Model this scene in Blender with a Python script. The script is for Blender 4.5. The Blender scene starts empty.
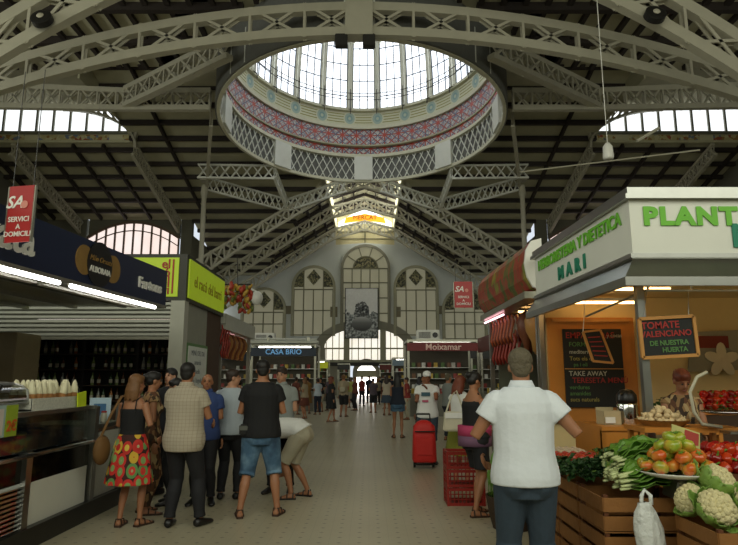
import bpy, bmesh, math, random
from math import pi, sin, cos, sqrt, atan2, radians
from mathutils import Vector, Matrix, noise
V = Vector
rnd = random.Random(7)
scene = bpy.context.scene
col = scene.collection
CAMZ = 1.6; F = 600.0; PITCH = radians(10)

def ray(px, py):
    "direction through a pixel of the 738x545 frame, scaled to one metre of depth along the hall"
    dx = px - 369.0; up = 272.5 - py
    f = F * cos(PITCH) - up * sin(PITCH); u = F * sin(PITCH) + up * cos(PITCH)
    return dx / f, u / f
def at(px, py, Y):
    a, b = ray(px, py)
    return V((a * Y, Y, CAMZ + b * Y))

# ------------------------------------------------------------ mesh builder
class MB:
    def __init__(s): s.v = []; s.f = []; s.uv = None; s.smooth = False; s.m = []
    def add(s, vs, fs, mi=0):
        n = len(s.v); s.v += [V(p) for p in vs]; s.f += [tuple(i + n for i in f) for f in fs]; s.m += [mi] * len(fs); return s
    def box(s, c, d, rz=0, M=None, mi=0):
        hx, hy, hz = d[0] / 2, d[1] / 2, d[2] / 2
        R = M if M is not None else Matrix.Rotation(rz, 3, 'Z')
        vs = [V(c) + R @ V((x * hx, y * hy, z * hz)) for x in (-1, 1) for y in (-1, 1) for z in (-1, 1)]
        return s.add(vs, [(0, 1, 3, 2), (4, 6, 7, 5), (0, 4, 5, 1), (2, 3, 7, 6), (0, 2, 6, 4), (1, 5, 7, 3)], mi)
    def box2(s, a, b, mi=0):
        return s.box([(a[i] + b[i]) / 2 for i in range(3)], [abs(b[i] - a[i]) for i in range(3)], mi=mi)
    def bar(s, p, q, w, h, up=(0, 0, 1), mi=0):
        p, q = V(p), V(q); d = (q - p)
        if d.length < 1e-6: return s
        d.normalize(); u = V(up)
        sx = d.cross(u)
        if sx.length < 1e-4: sx = d.cross(V((1, 0, 0)))
        sx.normalize(); u = sx.cross(d)
        vs = [o + sx * (a * w / 2) + u * (b * h / 2) for o in (p, q) for a, b in ((-1, -1), (1, -1), (1, 1), (-1, 1))]
        return s.add(vs, [(0, 1, 2, 3), (7, 6, 5, 4), (0, 4, 5, 1), (1, 5, 6, 2), (2, 6, 7, 3), (3, 7, 4, 0)], mi)
    def loft(s, rings, cap=True, closed=True, mi=0):
        n = len(rings[0]); base = len(s.v)
        vs = [p for r in rings for p in r]; fs = []
        for i in range(len(rings) - 1):
            for j in range(n if closed else n - 1):
                k = (j + 1) % n
                fs.append((i * n + j, i * n + k, (i + 1) * n + k, (i + 1) * n + j))
        if cap:
            fs.append(tuple(reversed(range(n)))); fs.append(tuple((len(rings) - 1) * n + j for j in range(n)))
        return s.add(vs, fs, mi)
    def tube(s, pts, r, seg=8, cap=True, mi=0, flat=1.0, side=None):
        pts = [V(p) for p in pts]; rings = []; prev = None
        if not hasattr(r, '__len__'): r = [r] * len(pts)
        for i, p in enumerate(pts):
            d = (pts[min(i + 1, len(pts) - 1)] - pts[max(i - 1, 0)])
            if d.length < 1e-9: d = V((0, 0, 1))
            d.normalize()
            a = V(side) if side is not None else (prev if prev is not None else (V((1, 0, 0)) if abs(d.x) < .8 else V((0, 1, 0))))
            a = (a - d * a.dot(d))
            if a.length < 1e-5: a = d.orthogonal()
            a.normalize(); b = d.cross(a); prev = a
            rings.append([p + (a * cos(t) + b * sin(t) * flat) * r[i] for t in [2 * pi * k / seg for k in range(seg)]])
        return s.loft(rings, cap, mi=mi)
    def ell(s, c, r, seg=12, rg=8, M=None, mi=0):
        if not hasattr(r, '__len__'): r = (r, r, r)
        M = M or Matrix.Identity(3); c = V(c); vs = [c + M @ V((0, 0, -r[2]))]; fs = []
        for i in range(1, rg):
            p = -pi / 2 + pi * i / rg
            vs += [c + M @ V((r[0] * cos(p) * cos(2 * pi * k / seg), r[1] * cos(p) * sin(2 * pi * k / seg), r[2] * sin(p))) for k in range(seg)]
        vs.append(c + M @ V((0, 0, r[2])))
        for k in range(seg):
            fs.append((0, 1 + (k + 1) % seg, 1 + k))
            for i in range(rg - 2):
                a = 1 + i * seg
                fs.append((a + k, a + (k + 1) % seg, a + seg + (k + 1) % seg, a + seg + k))
            a = 1 + (rg - 2) * seg
            fs.append((a + k, a + (k + 1) % seg, len(vs) - 1))
        return s.add(vs, fs, mi)
    def lathe(s, prof, c=(0, 0, 0), seg=16, M=None, mi=0, cap=True):
        M = M or Matrix.Identity(3); c = V(c)
        return s.loft([[c + M @ V((r * cos(2 * pi * k / seg), r * sin(2 * pi * k / seg), z)) for k in range(seg)] for r, z in prof], cap, mi=mi)
    def prism(s, outline, axis, t, mi=0):
        "outline: 3D points in a plane, thickened by t along axis"
        a = V(axis) * t; n = len(outline); o = [V(p) for p in outline]
        vs = o + [p + a for p in o]
        return s.add(vs, [tuple(range(n)), tuple(reversed(range(n, 2 * n)))] + [(i, (i + 1) % n, (i + 1) % n + n, i + n) for i in range(n)], mi)
    def quad(s, a, b, c, d, mi=0): return s.add([a, b, c, d], [(0, 1, 2, 3)], mi)
    def build(s, name, mat, parent=None, smooth=False, uvf=None, bevel=0):
        me = bpy.data.meshes.new(name); off = V((0, 0, 0)); q = parent
        while q is not None: off += q.location; q = q.parent
        me.from_pydata([p - off for p in s.v], [], s.f); me.validate()
        mats = mat if isinstance(mat, (list, tuple)) else [mat]
        for m_ in mats: me.materials.append(m_)
        if len(mats) > 1 and len(me.polygons) == len(s.m): me.polygons.foreach_set('material_index', s.m)
        bm = bmesh.new(); bm.from_mesh(me); bmesh.ops.recalc_face_normals(bm, faces=bm.faces)
        if bevel: bmesh.ops.bevel(bm, geom=[e for e in bm.edges if len(e.link_faces) == 2 and e.calc_face_angle(0) > .6], offset=bevel, segments=2, affect='EDGES')
        if smooth:
            for f in bm.faces: f.smooth = True
        bm.to_mesh(me); bm.free()
        if uvf:
            uvl = me.uv_layers.new(name='UVMap')
            for p in me.polygons:
                cs = [uvf(me.vertices[me.loops[l].vertex_index].co + off) for l in p.loop_indices]
                for l, c in zip(p.loop_indices, cs): uvl.data[l].uv = c
        o = bpy.data.objects.new(name, me); col.objects.link(o)
        if parent is not None: o.parent = parent
        return o

def tag(o, label=None, cat=None, group=None, kind=None):
    if label: o['label'] = label
    if cat: o['category'] = cat
    if group: o['group'] = group
    if kind: o['kind'] = kind
    return o
def thing(name, label, cat, loc=(0, 0, 0), group=None):
    o = bpy.data.objects.new(name, None); col.objects.link(o); o.location = V(loc); o.empty_display_size = .1
    return tag(o, label, cat, group)
def struct(mb, name, mat, **k): return tag(mb.build(name, mat, **k), kind='structure')
def copy_tree(o, loc=None, rz=None, label=None, parent=None, scale=None):
    c = o.copy(); col.objects.link(c)
    if parent is not None: c.parent = parent
    if loc is not None: c.location = V(loc)
    if rz is not None: c.rotation_euler = rz if hasattr(rz, '__len__') else (0, 0, rz)
    if scale is not None: c.scale = scale if hasattr(scale, '__len__') else (scale,) * 3
    if label: c['label'] = label
    for ch in list(o.children): copy_tree(ch, parent=c)
    return c
def voxel(mb, vs, it=2, fac=.5):
    me = bpy.data.meshes.new('t'); me.from_pydata(mb.v, [], mb.f)
    bm = bmesh.new(); bm.from_mesh(me); bmesh.ops.recalc_face_normals(bm, faces=bm.faces); bm.to_mesh(me); bm.free()
    o = bpy.data.objects.new('t', me); col.objects.link(o)
    m = o.modifiers.new('r', 'REMESH'); m.mode = 'VOXEL'; m.voxel_size = vs; m.use_smooth_shade = True
    if it: m = o.modifiers.new('s', 'SMOOTH'); m.iterations = it; m.factor = fac
    dg = bpy.context.evaluated_depsgraph_get(); dg.update()
    r = bpy.data.meshes.new_from_object(o.evaluated_get(dg)); bpy.data.objects.remove(o); bpy.data.meshes.remove(me)
    for p in r.polygons: p.use_smooth = True
    return r
def vbuild(mb, name, mat, parent, vs, it=2, fac=.5):
    r = voxel(mb, vs, it, fac); r.name = name; r.materials.clear(); r.materials.append(mat)
    o = bpy.data.objects.new(name, r); col.objects.link(o); o.parent = parent
    return o

# ------------------------------------------------------------ materials
def lin(c):
    if isinstance(c, str): c = tuple(int(c[i:i + 2], 16) / 255 for i in (0, 2, 4))
    return tuple((x / 12.92 if x <= .04045 else ((x + .055) / 1.055) ** 2.4) for x in c) + (1,)
MATS = {}
class NT:
    def __init__(s, m): s.t = m.node_tree; s.n = s.t.nodes; s.l = s.t.links
    def node(s, ty, **k):
        n = s.n.new(ty)
        for a, b in k.items(): setattr(n, a, b)
        return n
    def inp(s, n, i, v):
        if v is None: return
        if isinstance(v, bpy.types.NodeSocket): s.l.new(v, n.inputs[i])
        else: n.inputs[i].default_value = v
    def m(s, op, a, b=None, c=None):
        n = s.node('ShaderNodeMath', operation=op)
        s.inp(n, 0, a); s.inp(n, 1, b); s.inp(n, 2, c); return n.outputs[0]
    def mix(s, f, a, b, bt='MIX'):
        n = s.node('ShaderNodeMix', data_type='RGBA', blend_type=bt)
        s.inp(n, 0, f); s.inp(n, 6, lin(a) if isinstance(a, str) else a); s.inp(n, 7, lin(b) if isinstance(b, str) else b); return n.outputs[2]
    def coord(s, which='Object', scale=(1, 1, 1), rot=(0, 0, 0)):
        n = s.node('ShaderNodeTexCoord'); mp = s.node('ShaderNodeMapping')
        mp.inputs['Scale'].default_value = scale; mp.inputs['Rotation'].default_value = rot
        s.l.new(n.outputs[which], mp.inputs[0]); return mp.outputs[0]
    def sep(s, v): n = s.node('ShaderNodeSeparateXYZ'); s.l.new(v, n.inputs[0]); return n.outputs
    def noise(s, v, scale, detail=3, out=0):
        n = s.node('ShaderNodeTexNoise'); s.l.new(v, n.inputs['Vector']); n.inputs['Scale'].default_value = scale; n.inputs['Detail'].default_value = detail; return n.outputs[out]
    def voro(s, v, scale, feat='F1', out=0):
        n = s.node('ShaderNodeTexVoronoi', feature=feat); s.l.new(v, n.inputs['Vector']); n.inputs['Scale'].default_value = scale; return n.outputs[out]
    def ramp(s, f, stops, interp='LINEAR'):
        n = s.node('ShaderNodeValToRGB'); s.l.new(f, n.inputs[0]); r = n.color_ramp; r.interpolation = interp
        while len(r.elements) < len(stops): r.elements.new(.5)
        for e, (p, c) in zip(r.elements, stops): e.position = p; e.color = lin(c)
        return n.outputs[0]
def mat(name, c, rough=.6, metal=0, spec=.5, var=.12, vs=6, bump=0, bs=30, fn=None, emit=0, ecol=None, alpha=None, coat=0, sss=0):
    if name in MATS: return MATS[name]
    m = bpy.data.materials.new(name); m.use_nodes = True; MATS[name] = m
    t = NT(m); b = t.n['Principled BSDF']
    b.inputs['Roughness'].default_value = rough; b.inputs['Metallic'].default_value = metal
    b.inputs['Specular IOR Level'].default_value = spec
    co = t.coord()
    if fn: csock = fn(t)
    else: csock = lin(c)
    if var:
        nz = t.noise(co, vs, 4); k = t.m('MULTIPLY_ADD', nz, var * 2, 1 - var)
        cm = t.node('ShaderNodeVectorMath', operation='SCALE')
        if isinstance(csock, bpy.types.NodeSocket): t.l.new(csock, cm.inputs[0])
        else: cm.inputs[0].default_value = csock[:3]
        t.l.new(k, cm.inputs['Scale']); csock = cm.outputs[0]
    t.inp(b, 'Base Color', csock)
    if bump:
        bn = t.node('ShaderNodeBump'); bn.inputs['Strength'].default_value = bump; bn.inputs['Distance'].default_value = .02
        t.l.new(t.noise(co, bs, 4), bn.inputs['Height']); t.l.new(bn.outputs[0], b.inputs['Normal'])
    if emit:
        b.inputs['Emission Strength'].default_value = emit
        if ecol is None: t.inp(b, 'Emission Color', csock)
        else: b.inputs['Emission Color'].default_value = lin(ecol)
    if coat: b.inputs['Coat Weight'].default_value = coat
    if alpha is not None: b.inputs['Alpha'].default_value = alpha
    if sss: b.inputs['Subsurface Weight'].default_value = sss; b.inputs['Subsurface Scale'].default_value = .02
    return m
def glass(name='clear_glass', tint='e8f0ee', refl=.1):
    if name in MATS: return MATS[name]
    m = bpy.data.materials.new(name); m.use_nodes = True; MATS[name] = m; t = NT(m); t.n.clear()
    o = t.node('ShaderNodeOutputMaterial'); mx = t.node('ShaderNodeMixShader'); tr = t.node('ShaderNodeBsdfTransparent'); gl = t.node('ShaderNodeBsdfGlossy')
    tr.inputs[0].default_value = lin(tint); gl.inputs['Roughness'].default_value = .05
    lw = t.node('ShaderNodeLayerWeight'); lw.inputs[0].default_value = .25
    t.l.new(t.m('MULTIPLY_ADD', lw.outputs['Fresnel'], .8, refl * .5), mx.inputs[0])
    t.l.new(tr.outputs[0], mx.inputs[1]); t.l.new(gl.outputs[0], mx.inputs[2]); t.l.new(mx.outputs[0], o.inputs[0]); return m
FONT = None
def text(s, name, mat_, parent, size, loc, right, up, ext=.004, align='CENTER', space=1.0, shear=0, bold=0, wscale=1):
    "lettering as real raised letters; right and up give its plane"
    cu = bpy.data.curves.new('t', 'FONT'); cu.body = s; cu.size = size; cu.extrude = ext; cu.align_x = align; cu.align_y = 'CENTER'
    cu.space_character = space; cu.shear = shear; cu.offset = bold; cu.resolution_u = 3
    o = bpy.data.objects.new('t', cu); col.objects.link(o)
    dg = bpy.context.evaluated_depsgraph_get(); dg.update()
    me = bpy.data.meshes.new_from_object(o.evaluated_get(dg)); bpy.data.objects.remove(o); bpy.data.curves.remove(cu)
    me.name = name; me.materials.clear(); me.materials.append(mat_)
    r = V(right).normalized(); u = V(up).normalized(); n = r.cross(u)
    off = V((0, 0, 0)); q = parent
    while q is not None: off += q.location; q = q.parent
    M = Matrix((( r.x, u.x, n.x, 0), (r.y, u.y, n.y, 0), (r.z, u.z, n.z, 0), (0, 0, 0, 1)))
    Ms = Matrix.Diagonal((wscale, 1, 1, 1))
    me.transform(Matrix.Translation(V(loc) - off) @ M @ Ms)
    b = bpy.data.objects.new(name, me); col.objects.link(b)
    if parent is not None: b.parent = parent
    return b
# ============================================================ THE HALL
X0 = -0.4                      # centre line of the nave
def Z(z): return z + CAMZ
m_iron = mat('cream_painted_iron', 'b6b19c', .55, var=.12, vs=2)
m_iron_lit = mat('dome_lit_iron', 'e4e4d8', .5, var=.08, vs=2)  # lighter copy of the same iron, light from the dome put into its colour
m_purlin = mat('dark_stained_timber', '2e2620', .7, var=.2, vs=3)
m_board = mat('olive_ceiling_board', 'b9b496', .8, var=.18, vs=1.2)
m_wall = mat('grey_plaster', 'd0d4d0', .85, var=.08, vs=.6)
m_stone = mat('grey_stone', '8e8b7b', .8, var=.1, vs=.8, bump=.2, bs=4)
m_dark = mat('dark_iron', '26241f', .6)
def fn_floor(t):
    co = t.coord('Object', (1, 1, 1), (0, 0, 0)); x, y, z = t.sep(co)
    S = 5.0
    fx = t.m('SUBTRACT', t.m('FRACT', t.m('MULTIPLY', x, S)), .5); fy = t.m('SUBTRACT', t.m('FRACT', t.m('MULTIPLY', y, S)), .5)
    d = t.m('ADD', t.m('ABSOLUTE', fx), t.m('ABSOLUTE', fy))
    dot = t.m('LESS_THAN', d, .13)
    line = t.m('GREATER_THAN', t.m('MAXIMUM', t.m('ABSOLUTE', fx), t.m('ABSOLUTE', fy)), .488)
    n = t.noise(co, .8, 5); base = t.mix(n, 'a39a80', 'bab29a')
    b2 = t.mix(t.m('MULTIPLY', line, .35), base, '76725f'); return t.mix(t.m('MULTIPLY', dot, .75), b2, '6a6656')
m_floor = mat('dotted_terrazzo_tile', 'ffffff', .32, spec=.45, fn=fn_floor, var=.08, vs=.5)
fl = MB().box2((-32, -5, -.12), (32, 62, 0)); struct(fl, 'floor', m_floor)

def emitter(name, c, st, c2='ffffff'):
    m = bpy.data.materials.new(name); m.use_nodes = True; MATS[name] = m; t = NT(m)
    b = t.n['Principled BSDF']; b.inputs['Base Color'].default_value = lin(c); b.inputs['Roughness'].default_value = .4
    co = t.coord(); nz = t.noise(co, .5, 2)
    t.inp(b, 'Emission Color', t.mix(nz, c, c2)); b.inputs['Emission Strength'].default_value = st; return m
e_dome = emitter('daylit_dome_glass', 'e4eef8', 2.0, 'f4f8fc')
e_sky = emitter('daylit_roof_glass', 'e8f0f4', 1.3)
e_fan = emitter('daylit_fan_glass', 'f5ead0', .9)
e_beige = emitter('daylit_frosted_glass', 'a6a288', .22, 'b4b098')
e_lant = emitter('daylit_lantern_glass', 'f0f2e6', 6.0)
e_gold = emitter('daylit_amber_glass', 'e8a020', .8, 'f8c040')
e_door = emitter('daylit_doorway_glass', 'fff6ea', 5.0)

# ---- roof surfaces (each a slab with real purlins under it)
def h_tr(y): return 15.4 - .264 * (y - 37.5)
def h_nv(ax): return 14.4 - .62 * (ax - 2.9)
LW = 2.9
DC = V((X0, 32.3, 0)); DR = 9.0
near = MB(); ZN = 16.6
def slab(mb, pts, t=.12): mb.prism([V(p) for p in pts], (0, 0, 1), t)
c = 1.0
for i in range(-26, 26):
    for j in range(-5, 30):
        cx, cy = i + .5, j + .5
        if sqrt((cx - DC.x) ** 2 + (cy - DC.y) ** 2) < 10.0: continue
        near.quad((i, j, Z(ZN)), (i + 1, j, Z(ZN)), (i + 1, j + 1, Z(ZN)), (i, j + 1, Z(ZN)))
ann = [[V((DC.x + r * cos(a) * (.87 if r < 10 else 1), DC.y + r * sin(a), Z(ZN) + dz)) for a in [2 * pi * k / 64 for k in range(64)]] for r, dz in ((9.0, 0), (11, 0), (11, .1), (9, .1), (9, 0))]
near.loft(ann, cap=False)
ceil = struct(near, 'ceiling', m_board)
pn = MB()
for i in range(-24, 25, 1):
    if abs(i * 1.0 - X0) < 9.2:
        ye = DC.y - sqrt(max(0, 9.3 ** 2 - (i - X0) ** 2))
    else: ye = 30
    pn.box2((i - .11, -5, Z(ZN - .22)), (i + .11, min(ye, 30), Z(ZN)))
for y in (3.5, 8, 12.5, 17, 24.5, 27.2):
    hw = 26
    if y > 23: 
        q = sqrt(max(0, 9.4 ** 2 - (y - DC.y) ** 2)); 
        pn.box2((-26, y - .15, Z(ZN - .4)), (X0 - q, y + .15, Z(ZN - .0))); pn.box2((X0 + q, y - .15, Z(ZN - .4)), (26, y + .15, Z(ZN)))
    else: pn.box2((-26, y - .15, Z(ZN - .4)), (26, y + .15, Z(ZN)))
struct(pn, 'trim_ceiling_beams', m_purlin)
far = MB(); pf = MB()
def valley_y(ax): # where transept slope meets nave slope
    return 37.5 + (15.4 - h_nv(ax)) / .264
for sd in (-1, 1):
    xs = lambda a: X0 + sd * a
    # transept slope, outer bay down to y=47, inner part down to the valley
    slab(far, [(xs(14), 37.5, Z(h_tr(37.5))), (xs(26), 37.5, Z(h_tr(37.5))), (xs(26), 47.5, Z(h_tr(47.5))), (xs(14), 47.5, Z(h_tr(47.5)))])
    va = 5.5
    N = 14; strip = [(xs(5.5 + (12.2 - 5.5) * k / N)) for k in range(N + 1)]
    for k in range(N):
        a0 = LW + 11.1 * k / N; a1 = LW + 11.1 * (k + 1) / N
        y0, y1 = [max(37.5, min(58.6, valley_y(a))) for a in (a0, a1)]
        s0, s1 = [37.5 if a > 8.2 else max(37.5, DC.y + 9.75 * sqrt(max(0, 1 - (a / 8.3) ** 2))) for a in (a0, a1)]
        if y0 > s0 or y1 > s1:
            far.prism([(xs(a0), s0, Z(h_tr(s0))), (xs(a1), s1, Z(h_tr(s1))), (xs(a1), max(y1, s1), Z(h_tr(max(y1, s1)))), (xs(a0), max(y0, s0), Z(h_tr(max(y0, s0))))], (0, 0, 1), .1)
        if min(y0, y1) < 58.5:
            far.prism([(xs(a0), y0, Z(h_nv(a0))), (xs(a1), y1, Z(h_nv(a1))), (xs(a1), 58.6, Z(h_nv(a1))), (xs(a0), 58.6, Z(h_nv(a0)))], (0, 0, 1), .1)
    # purlins across the transept slope
    y = 38.2
    while y < 58:
        z = Z(h_tr(y)); hv = (15.4 - .264 * (y - 37.5)); ax = LW + (14.4 - hv) / .62
        ax = max(ax, LW)
        if y < 42: ax = max(ax, 8.4 * sqrt(max(0, 1 - ((y - DC.y) / 9.9) ** 2)))
        ox = 26 if y < 47.4 else 14
        if ox - ax > .5: pf.box2((xs(ax), y - .14, z - .28), (xs(ox), y + .14, z - .005))
        y += 1.55
    # purlins along the nave slope
    ax = 3.6
    while ax < 13.5:
        y0 = max(38, valley_y(ax))
        if y0 < 58: pf.box2((xs(ax) - .1, y0, Z(h_nv(ax)) - .22), (xs(ax) + .1, 58.5, Z(h_nv(ax)) + .03))
        ax += 1.0
    # rafters down the nave slope
    for y in range(42, 58, 2):
        vx = LW + (14.4 - h_tr(y)) / .62
        if vx > 4: pf.bar((xs(LW), y, Z(h_nv(LW) - .2)), (xs(vx), y, Z(h_nv(vx) - .2)), .16, .3)
    # rafters down the transept slope
    for ax in (12.8, 17.2, 19.2, 21.2, 25):
        pf.bar((xs(ax), 37.6, Z(h_tr(37.6) - .2)), (xs(ax), 47, Z(h_tr(47) - .2)), .16, .3)
    # lantern roofs
    slab(far, [(xs(9.1), 30, Z(18.3)), (xs(26), 30, Z(18.3)), (xs(26), 37.5, Z(17.7)), (xs(9.1), 37.5, Z(17.7))])
    slab(far, [(xs(0), 42.0, Z(17.1)), (xs(LW), 42.0, Z(16.1)), (xs(LW), 58.6, Z(16.1)), (xs(0), 58.6, Z(17.1))])
    for y in range(42, 59, 2):
        pf.bar((xs(0), y, Z(16.95)), (xs(LW), y, Z(15.95)), .16, .26)
    for a in (1.0, 2.0): pf.bar((xs(a), 42.0, Z(17.0 - a * .345)), (xs(a), 58.5, Z(17.0 - a * .345)), .12, .14)
struct(far, 'ceiling_slopes', m_board); struct(pf, 'trim_ceiling_purlins', m_purlin)

# ---- walls
def arch_pts(cx, w, z0, zs, n=14, seg=None):
    "arched outline: from bottom-left up and over; zs spring height, seg rise"
    r = w / 2; rise = r if seg is None else seg
    return [(cx - r, z0)] + [(cx - r * cos(pi * k / n), zs + rise * sin(pi * k / n)) for k in range(n + 1)] + [(cx + r, z0)]
YW = 58.0
def gx(px): return ray(px, 300)[0] * YW
def gz(py): return CAMZ + ray(365, py)[1] * YW
w = MB()
# gable wall above the great fan arch, stepping round the roof profile
prof = [(X0 - 14, Z(4.2)), (X0 - 14, Z(9.9)), (X0 - 10.2, Z(9.95)), (X0 - 2.9, Z(14.4)), (X0 - 2.9, Z(13.0)), (X0, Z(13.2)), (X0 + 2.9, Z(13.0)), (X0 + 2.9, Z(14.4)), (X0 + 10.2, Z(9.95)), (X0 + 14, Z(9.9)), (X0 + 14, Z(4.2))]
n = 20; R1 = 3.9; ZSP = Z(2.9)
arc = [(X0 + R1 * cos(pi * k / n), ZSP + 1.9 * sin(pi * k / n)) for k in range(n + 1)]
w.prism([(x, YW, z) for x, z in prof[:1] + prof[1:]] + [(X0 + 14, YW, Z(2.9))] + [(x, YW, z) for x, z in arc] + [(X0 - 14, YW, Z(2.9))], (0, 1, 0), .5)
struct(w, 'wall_back', m_wall)
w = MB()
for sd in (-1, 1):
    w.box2((X0 + sd * 14, YW, 0), (X0 + sd * 4.8, YW + .5, Z(2.9)))
    w.box2((X0 + sd * 4.8, YW, 0), (X0 + sd * 1.5, YW + .5, Z(1.5)))
    w.box2((X0 + sd * 4.8, YW - .05, Z(1.5)), (X0 + sd * 3.8, YW + .5, Z(2.9)))
w.prism([(x, YW - .15, z) for x, z in [(X0 + (R1 + .9) * cos(pi * k / n), ZSP + 2.7 * sin(pi * k / n)) for k in range(n + 1)] + [(X0 + R1 * cos(pi * k / n), ZSP + 1.9 * sin(pi * k / n)) for k in range(n, -1, -1)]], (0, 1, 0), .2)
struct(w, 'wall_back_lower', m_stone)
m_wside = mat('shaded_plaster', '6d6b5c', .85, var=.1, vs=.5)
w = MB()
for sd in (-1, 1):
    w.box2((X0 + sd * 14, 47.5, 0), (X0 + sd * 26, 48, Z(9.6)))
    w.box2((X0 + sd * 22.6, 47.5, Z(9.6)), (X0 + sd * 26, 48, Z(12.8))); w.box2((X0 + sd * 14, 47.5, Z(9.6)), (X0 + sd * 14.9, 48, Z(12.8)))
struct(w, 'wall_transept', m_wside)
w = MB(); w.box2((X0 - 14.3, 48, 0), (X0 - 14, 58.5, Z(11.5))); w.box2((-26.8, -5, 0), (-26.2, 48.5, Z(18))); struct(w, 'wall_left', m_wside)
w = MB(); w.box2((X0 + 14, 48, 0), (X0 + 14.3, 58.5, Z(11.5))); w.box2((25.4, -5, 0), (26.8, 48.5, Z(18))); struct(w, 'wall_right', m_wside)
w = MB(); w.box2((-26.6, -5.3, 0), (26.6, -5, Z(16.6))); struct(w, 'wall_front', m_wall)

# ---- windows of the far gable
wn = [0]
def wname(): wn[0] += 1; return 'window_%d' % wn[0]
m_mull = mat('olive_window_bar', '77745c', .6)
m_mullp = mat('pale_window_bar', 'a29f85', .6)
def fn_mosaic(t):
    co = t.coord(); v = t.voro(co, 7, out=1); s = t.sep(v)[0]
    return t.ramp(s, [(0, '4a4934'), (.35, '6c6a48'), (.6, '8d8560'), (.85, '35372c')], 'CONSTANT')
m_leaf = mat('green_glass_mosaic', 'fff', .5, fn=fn_mosaic, var=0)
def gable_window(px0, px1, pytop, pybot, kind):
    x0, x1 = gx(px0), gx(px1); w_ = x1 - x0; cx = (x0 + x1) / 2; zt, zb = gz(pytop), gz(pybot); zs = zt - w_ / 2
    fr = MB(); nm = wname(); y = YW - .1
    o_ = arch_pts(cx, w_ + .5, zb, zs); i_ = arch_pts(cx, w_, zb, zs)
    pts = [(x, y - .12, z) for x, z in o_] + [(x, y - .12, z) for x, z in reversed(i_)]
    fr.prism(pts, (0, 1, 0), .3)
    r = tag(fr.build(nm, m_stone if kind == 'c' else m_mullp), kind='structure')
    p = MB().prism([(x, y + .05, z) for x, z in i_], (0, 1, 0), .04); p.build('pane', e_beige, r)
    b = MB(); nb = 5 if kind == 'c' else 4
    zsp = zs if kind == 'c' else zs - .25
    for k in range(nb + 1):
        x = x0 + w_ * k / nb; b.box2((x - .05, y - .05, zb), (x + .05, y + .05, zsp))
    for z in ([zsp, zsp - 1.4, zsp - 2.9, zsp - 4.4] if kind == 'c' else [zsp, (zsp + zb) / 2 + .2, zb + .1]):
        if z > zb: b.box2((x0, y - .06, z - .05), (x1, y + .05, z + .05))
    if kind == 'c':
        ro = w_ / 2; ri = ro * .55
        for a in (0, 36, 72, 108, 144, 180):
            a = radians(a); b.bar((cx + ri * cos(a), y, zs + ri * sin(a)), (cx + ro * cos(a), y, zs + ro * sin(a)), .09, .09)
        for k in range(16):
            a, c2 = pi * k / 16, pi * (k + 1) / 16
            b.bar((cx + ri * cos(a), y, zs + ri * sin(a)), (cx + ri * cos(c2), y, zs + ri * sin(c2)), .12, .12)
        f2 = MB().prism([(cx + ri * cos(pi * k / 16), y + .02, zs + ri * sin(pi * k / 16)) for k in range(17)], (0, 1, 0), .02); f2.build('fanlight', m_leaf, r)
    else:
        rr = w_ / 2
        for k in (1, 3): b.box2((x0 + w_ * k / nb - .04, y - .05, zsp), (x0 + w_ * k / nb + .04, y + .05, zs + rr * .85))
        f2 = MB(); q = .42 * rr
        zc = zs + rr * .5
        f2.prism([(cx, y, zc - q), (cx + q * .85, y, zc), (cx, y, zc + q), (cx - q * .85, y, zc)], (0, 1, 0), .03)
        for sd in (-1, 1):
            f2.prism([(cx + sd * rr * cos(a), y, zs + rr * sin(a)) for a in [radians(t_) for t_ in range(0, 61, 10)]] + [(cx + sd * rr * .52, y, zs), ], (0, 1, 0), .03)
        f2.build('mosaic_panel', m_leaf, r)
    b.build('glazing_bar', m_mull, r)
gable_window(343, 388, 247, 330, 'c')
gable_window(294, 333, 268, 336, 's'); gable_window(396, 436, 268, 336, 's')
gable_window(244, 284, 290, 340, 's'); gable_window(444, 484, 290, 340, 's')
# fan window under the great arch
fw = MB(); nm = wname(); y = YW + .1
r = None
b = MB()
for k in range(-6, 7):
    x = X0 + k * .62
    if abs(x - X0) < 3.8: b.box2((x - .04, y - .05, Z(1.5)), (x + .04, y + .05, ZSP + 1.9 * sqrt(max(0, 1 - ((x - X0) / R1) ** 2))))
b.box2((X0 - 3.9, y - .06, Z(2.75)), (X0 + 3.9, y + .05, Z(2.9))); b.box2((X0 - 3.9, y - .1, Z(1.45)), (X0 + 3.9, y + .2, Z(1.75)))
for sd in (-1, 1): b.box2((X0 + sd * 1.75 - .28, y - .25, Z(1.5)), (X0 + sd * 1.75 + .28, y + .1, Z(4.9)))
r = tag(b.build(nm, m_mullp), kind='structure')
MB().prism([(X0 - 3.9, y + .1, Z(1.75))] + [(x, y + .1, z) for x, z in reversed(arc)] + [(X0 + 3.9, y + .1, Z(1.75))], (0, 1, 0), .04).build('pane', e_fan, r)
# string course, brackets and inner balcony over the doors
b = MB(); b.box2((X0 - 14, YW - .3, Z(1.15)), (X0 + 14, YW, Z(1.5))); struct(b, 'trim_balcony', m_dark)
b = MB()
for px in (334, 397): b.box2((gx(px) - .35, YW - .12, gz(312) - .5), (gx(px) + .35, YW, gz(312) + .5))
for px in (289, 441): b.box2((gx(px) - .35, YW - .12, gz(310) - .4), (gx(px) + .35, YW, gz(310) + .4))
struct(b, 'trim_wall_tiles', mat('brown_glazed_tile', '6d6446', .4))
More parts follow.
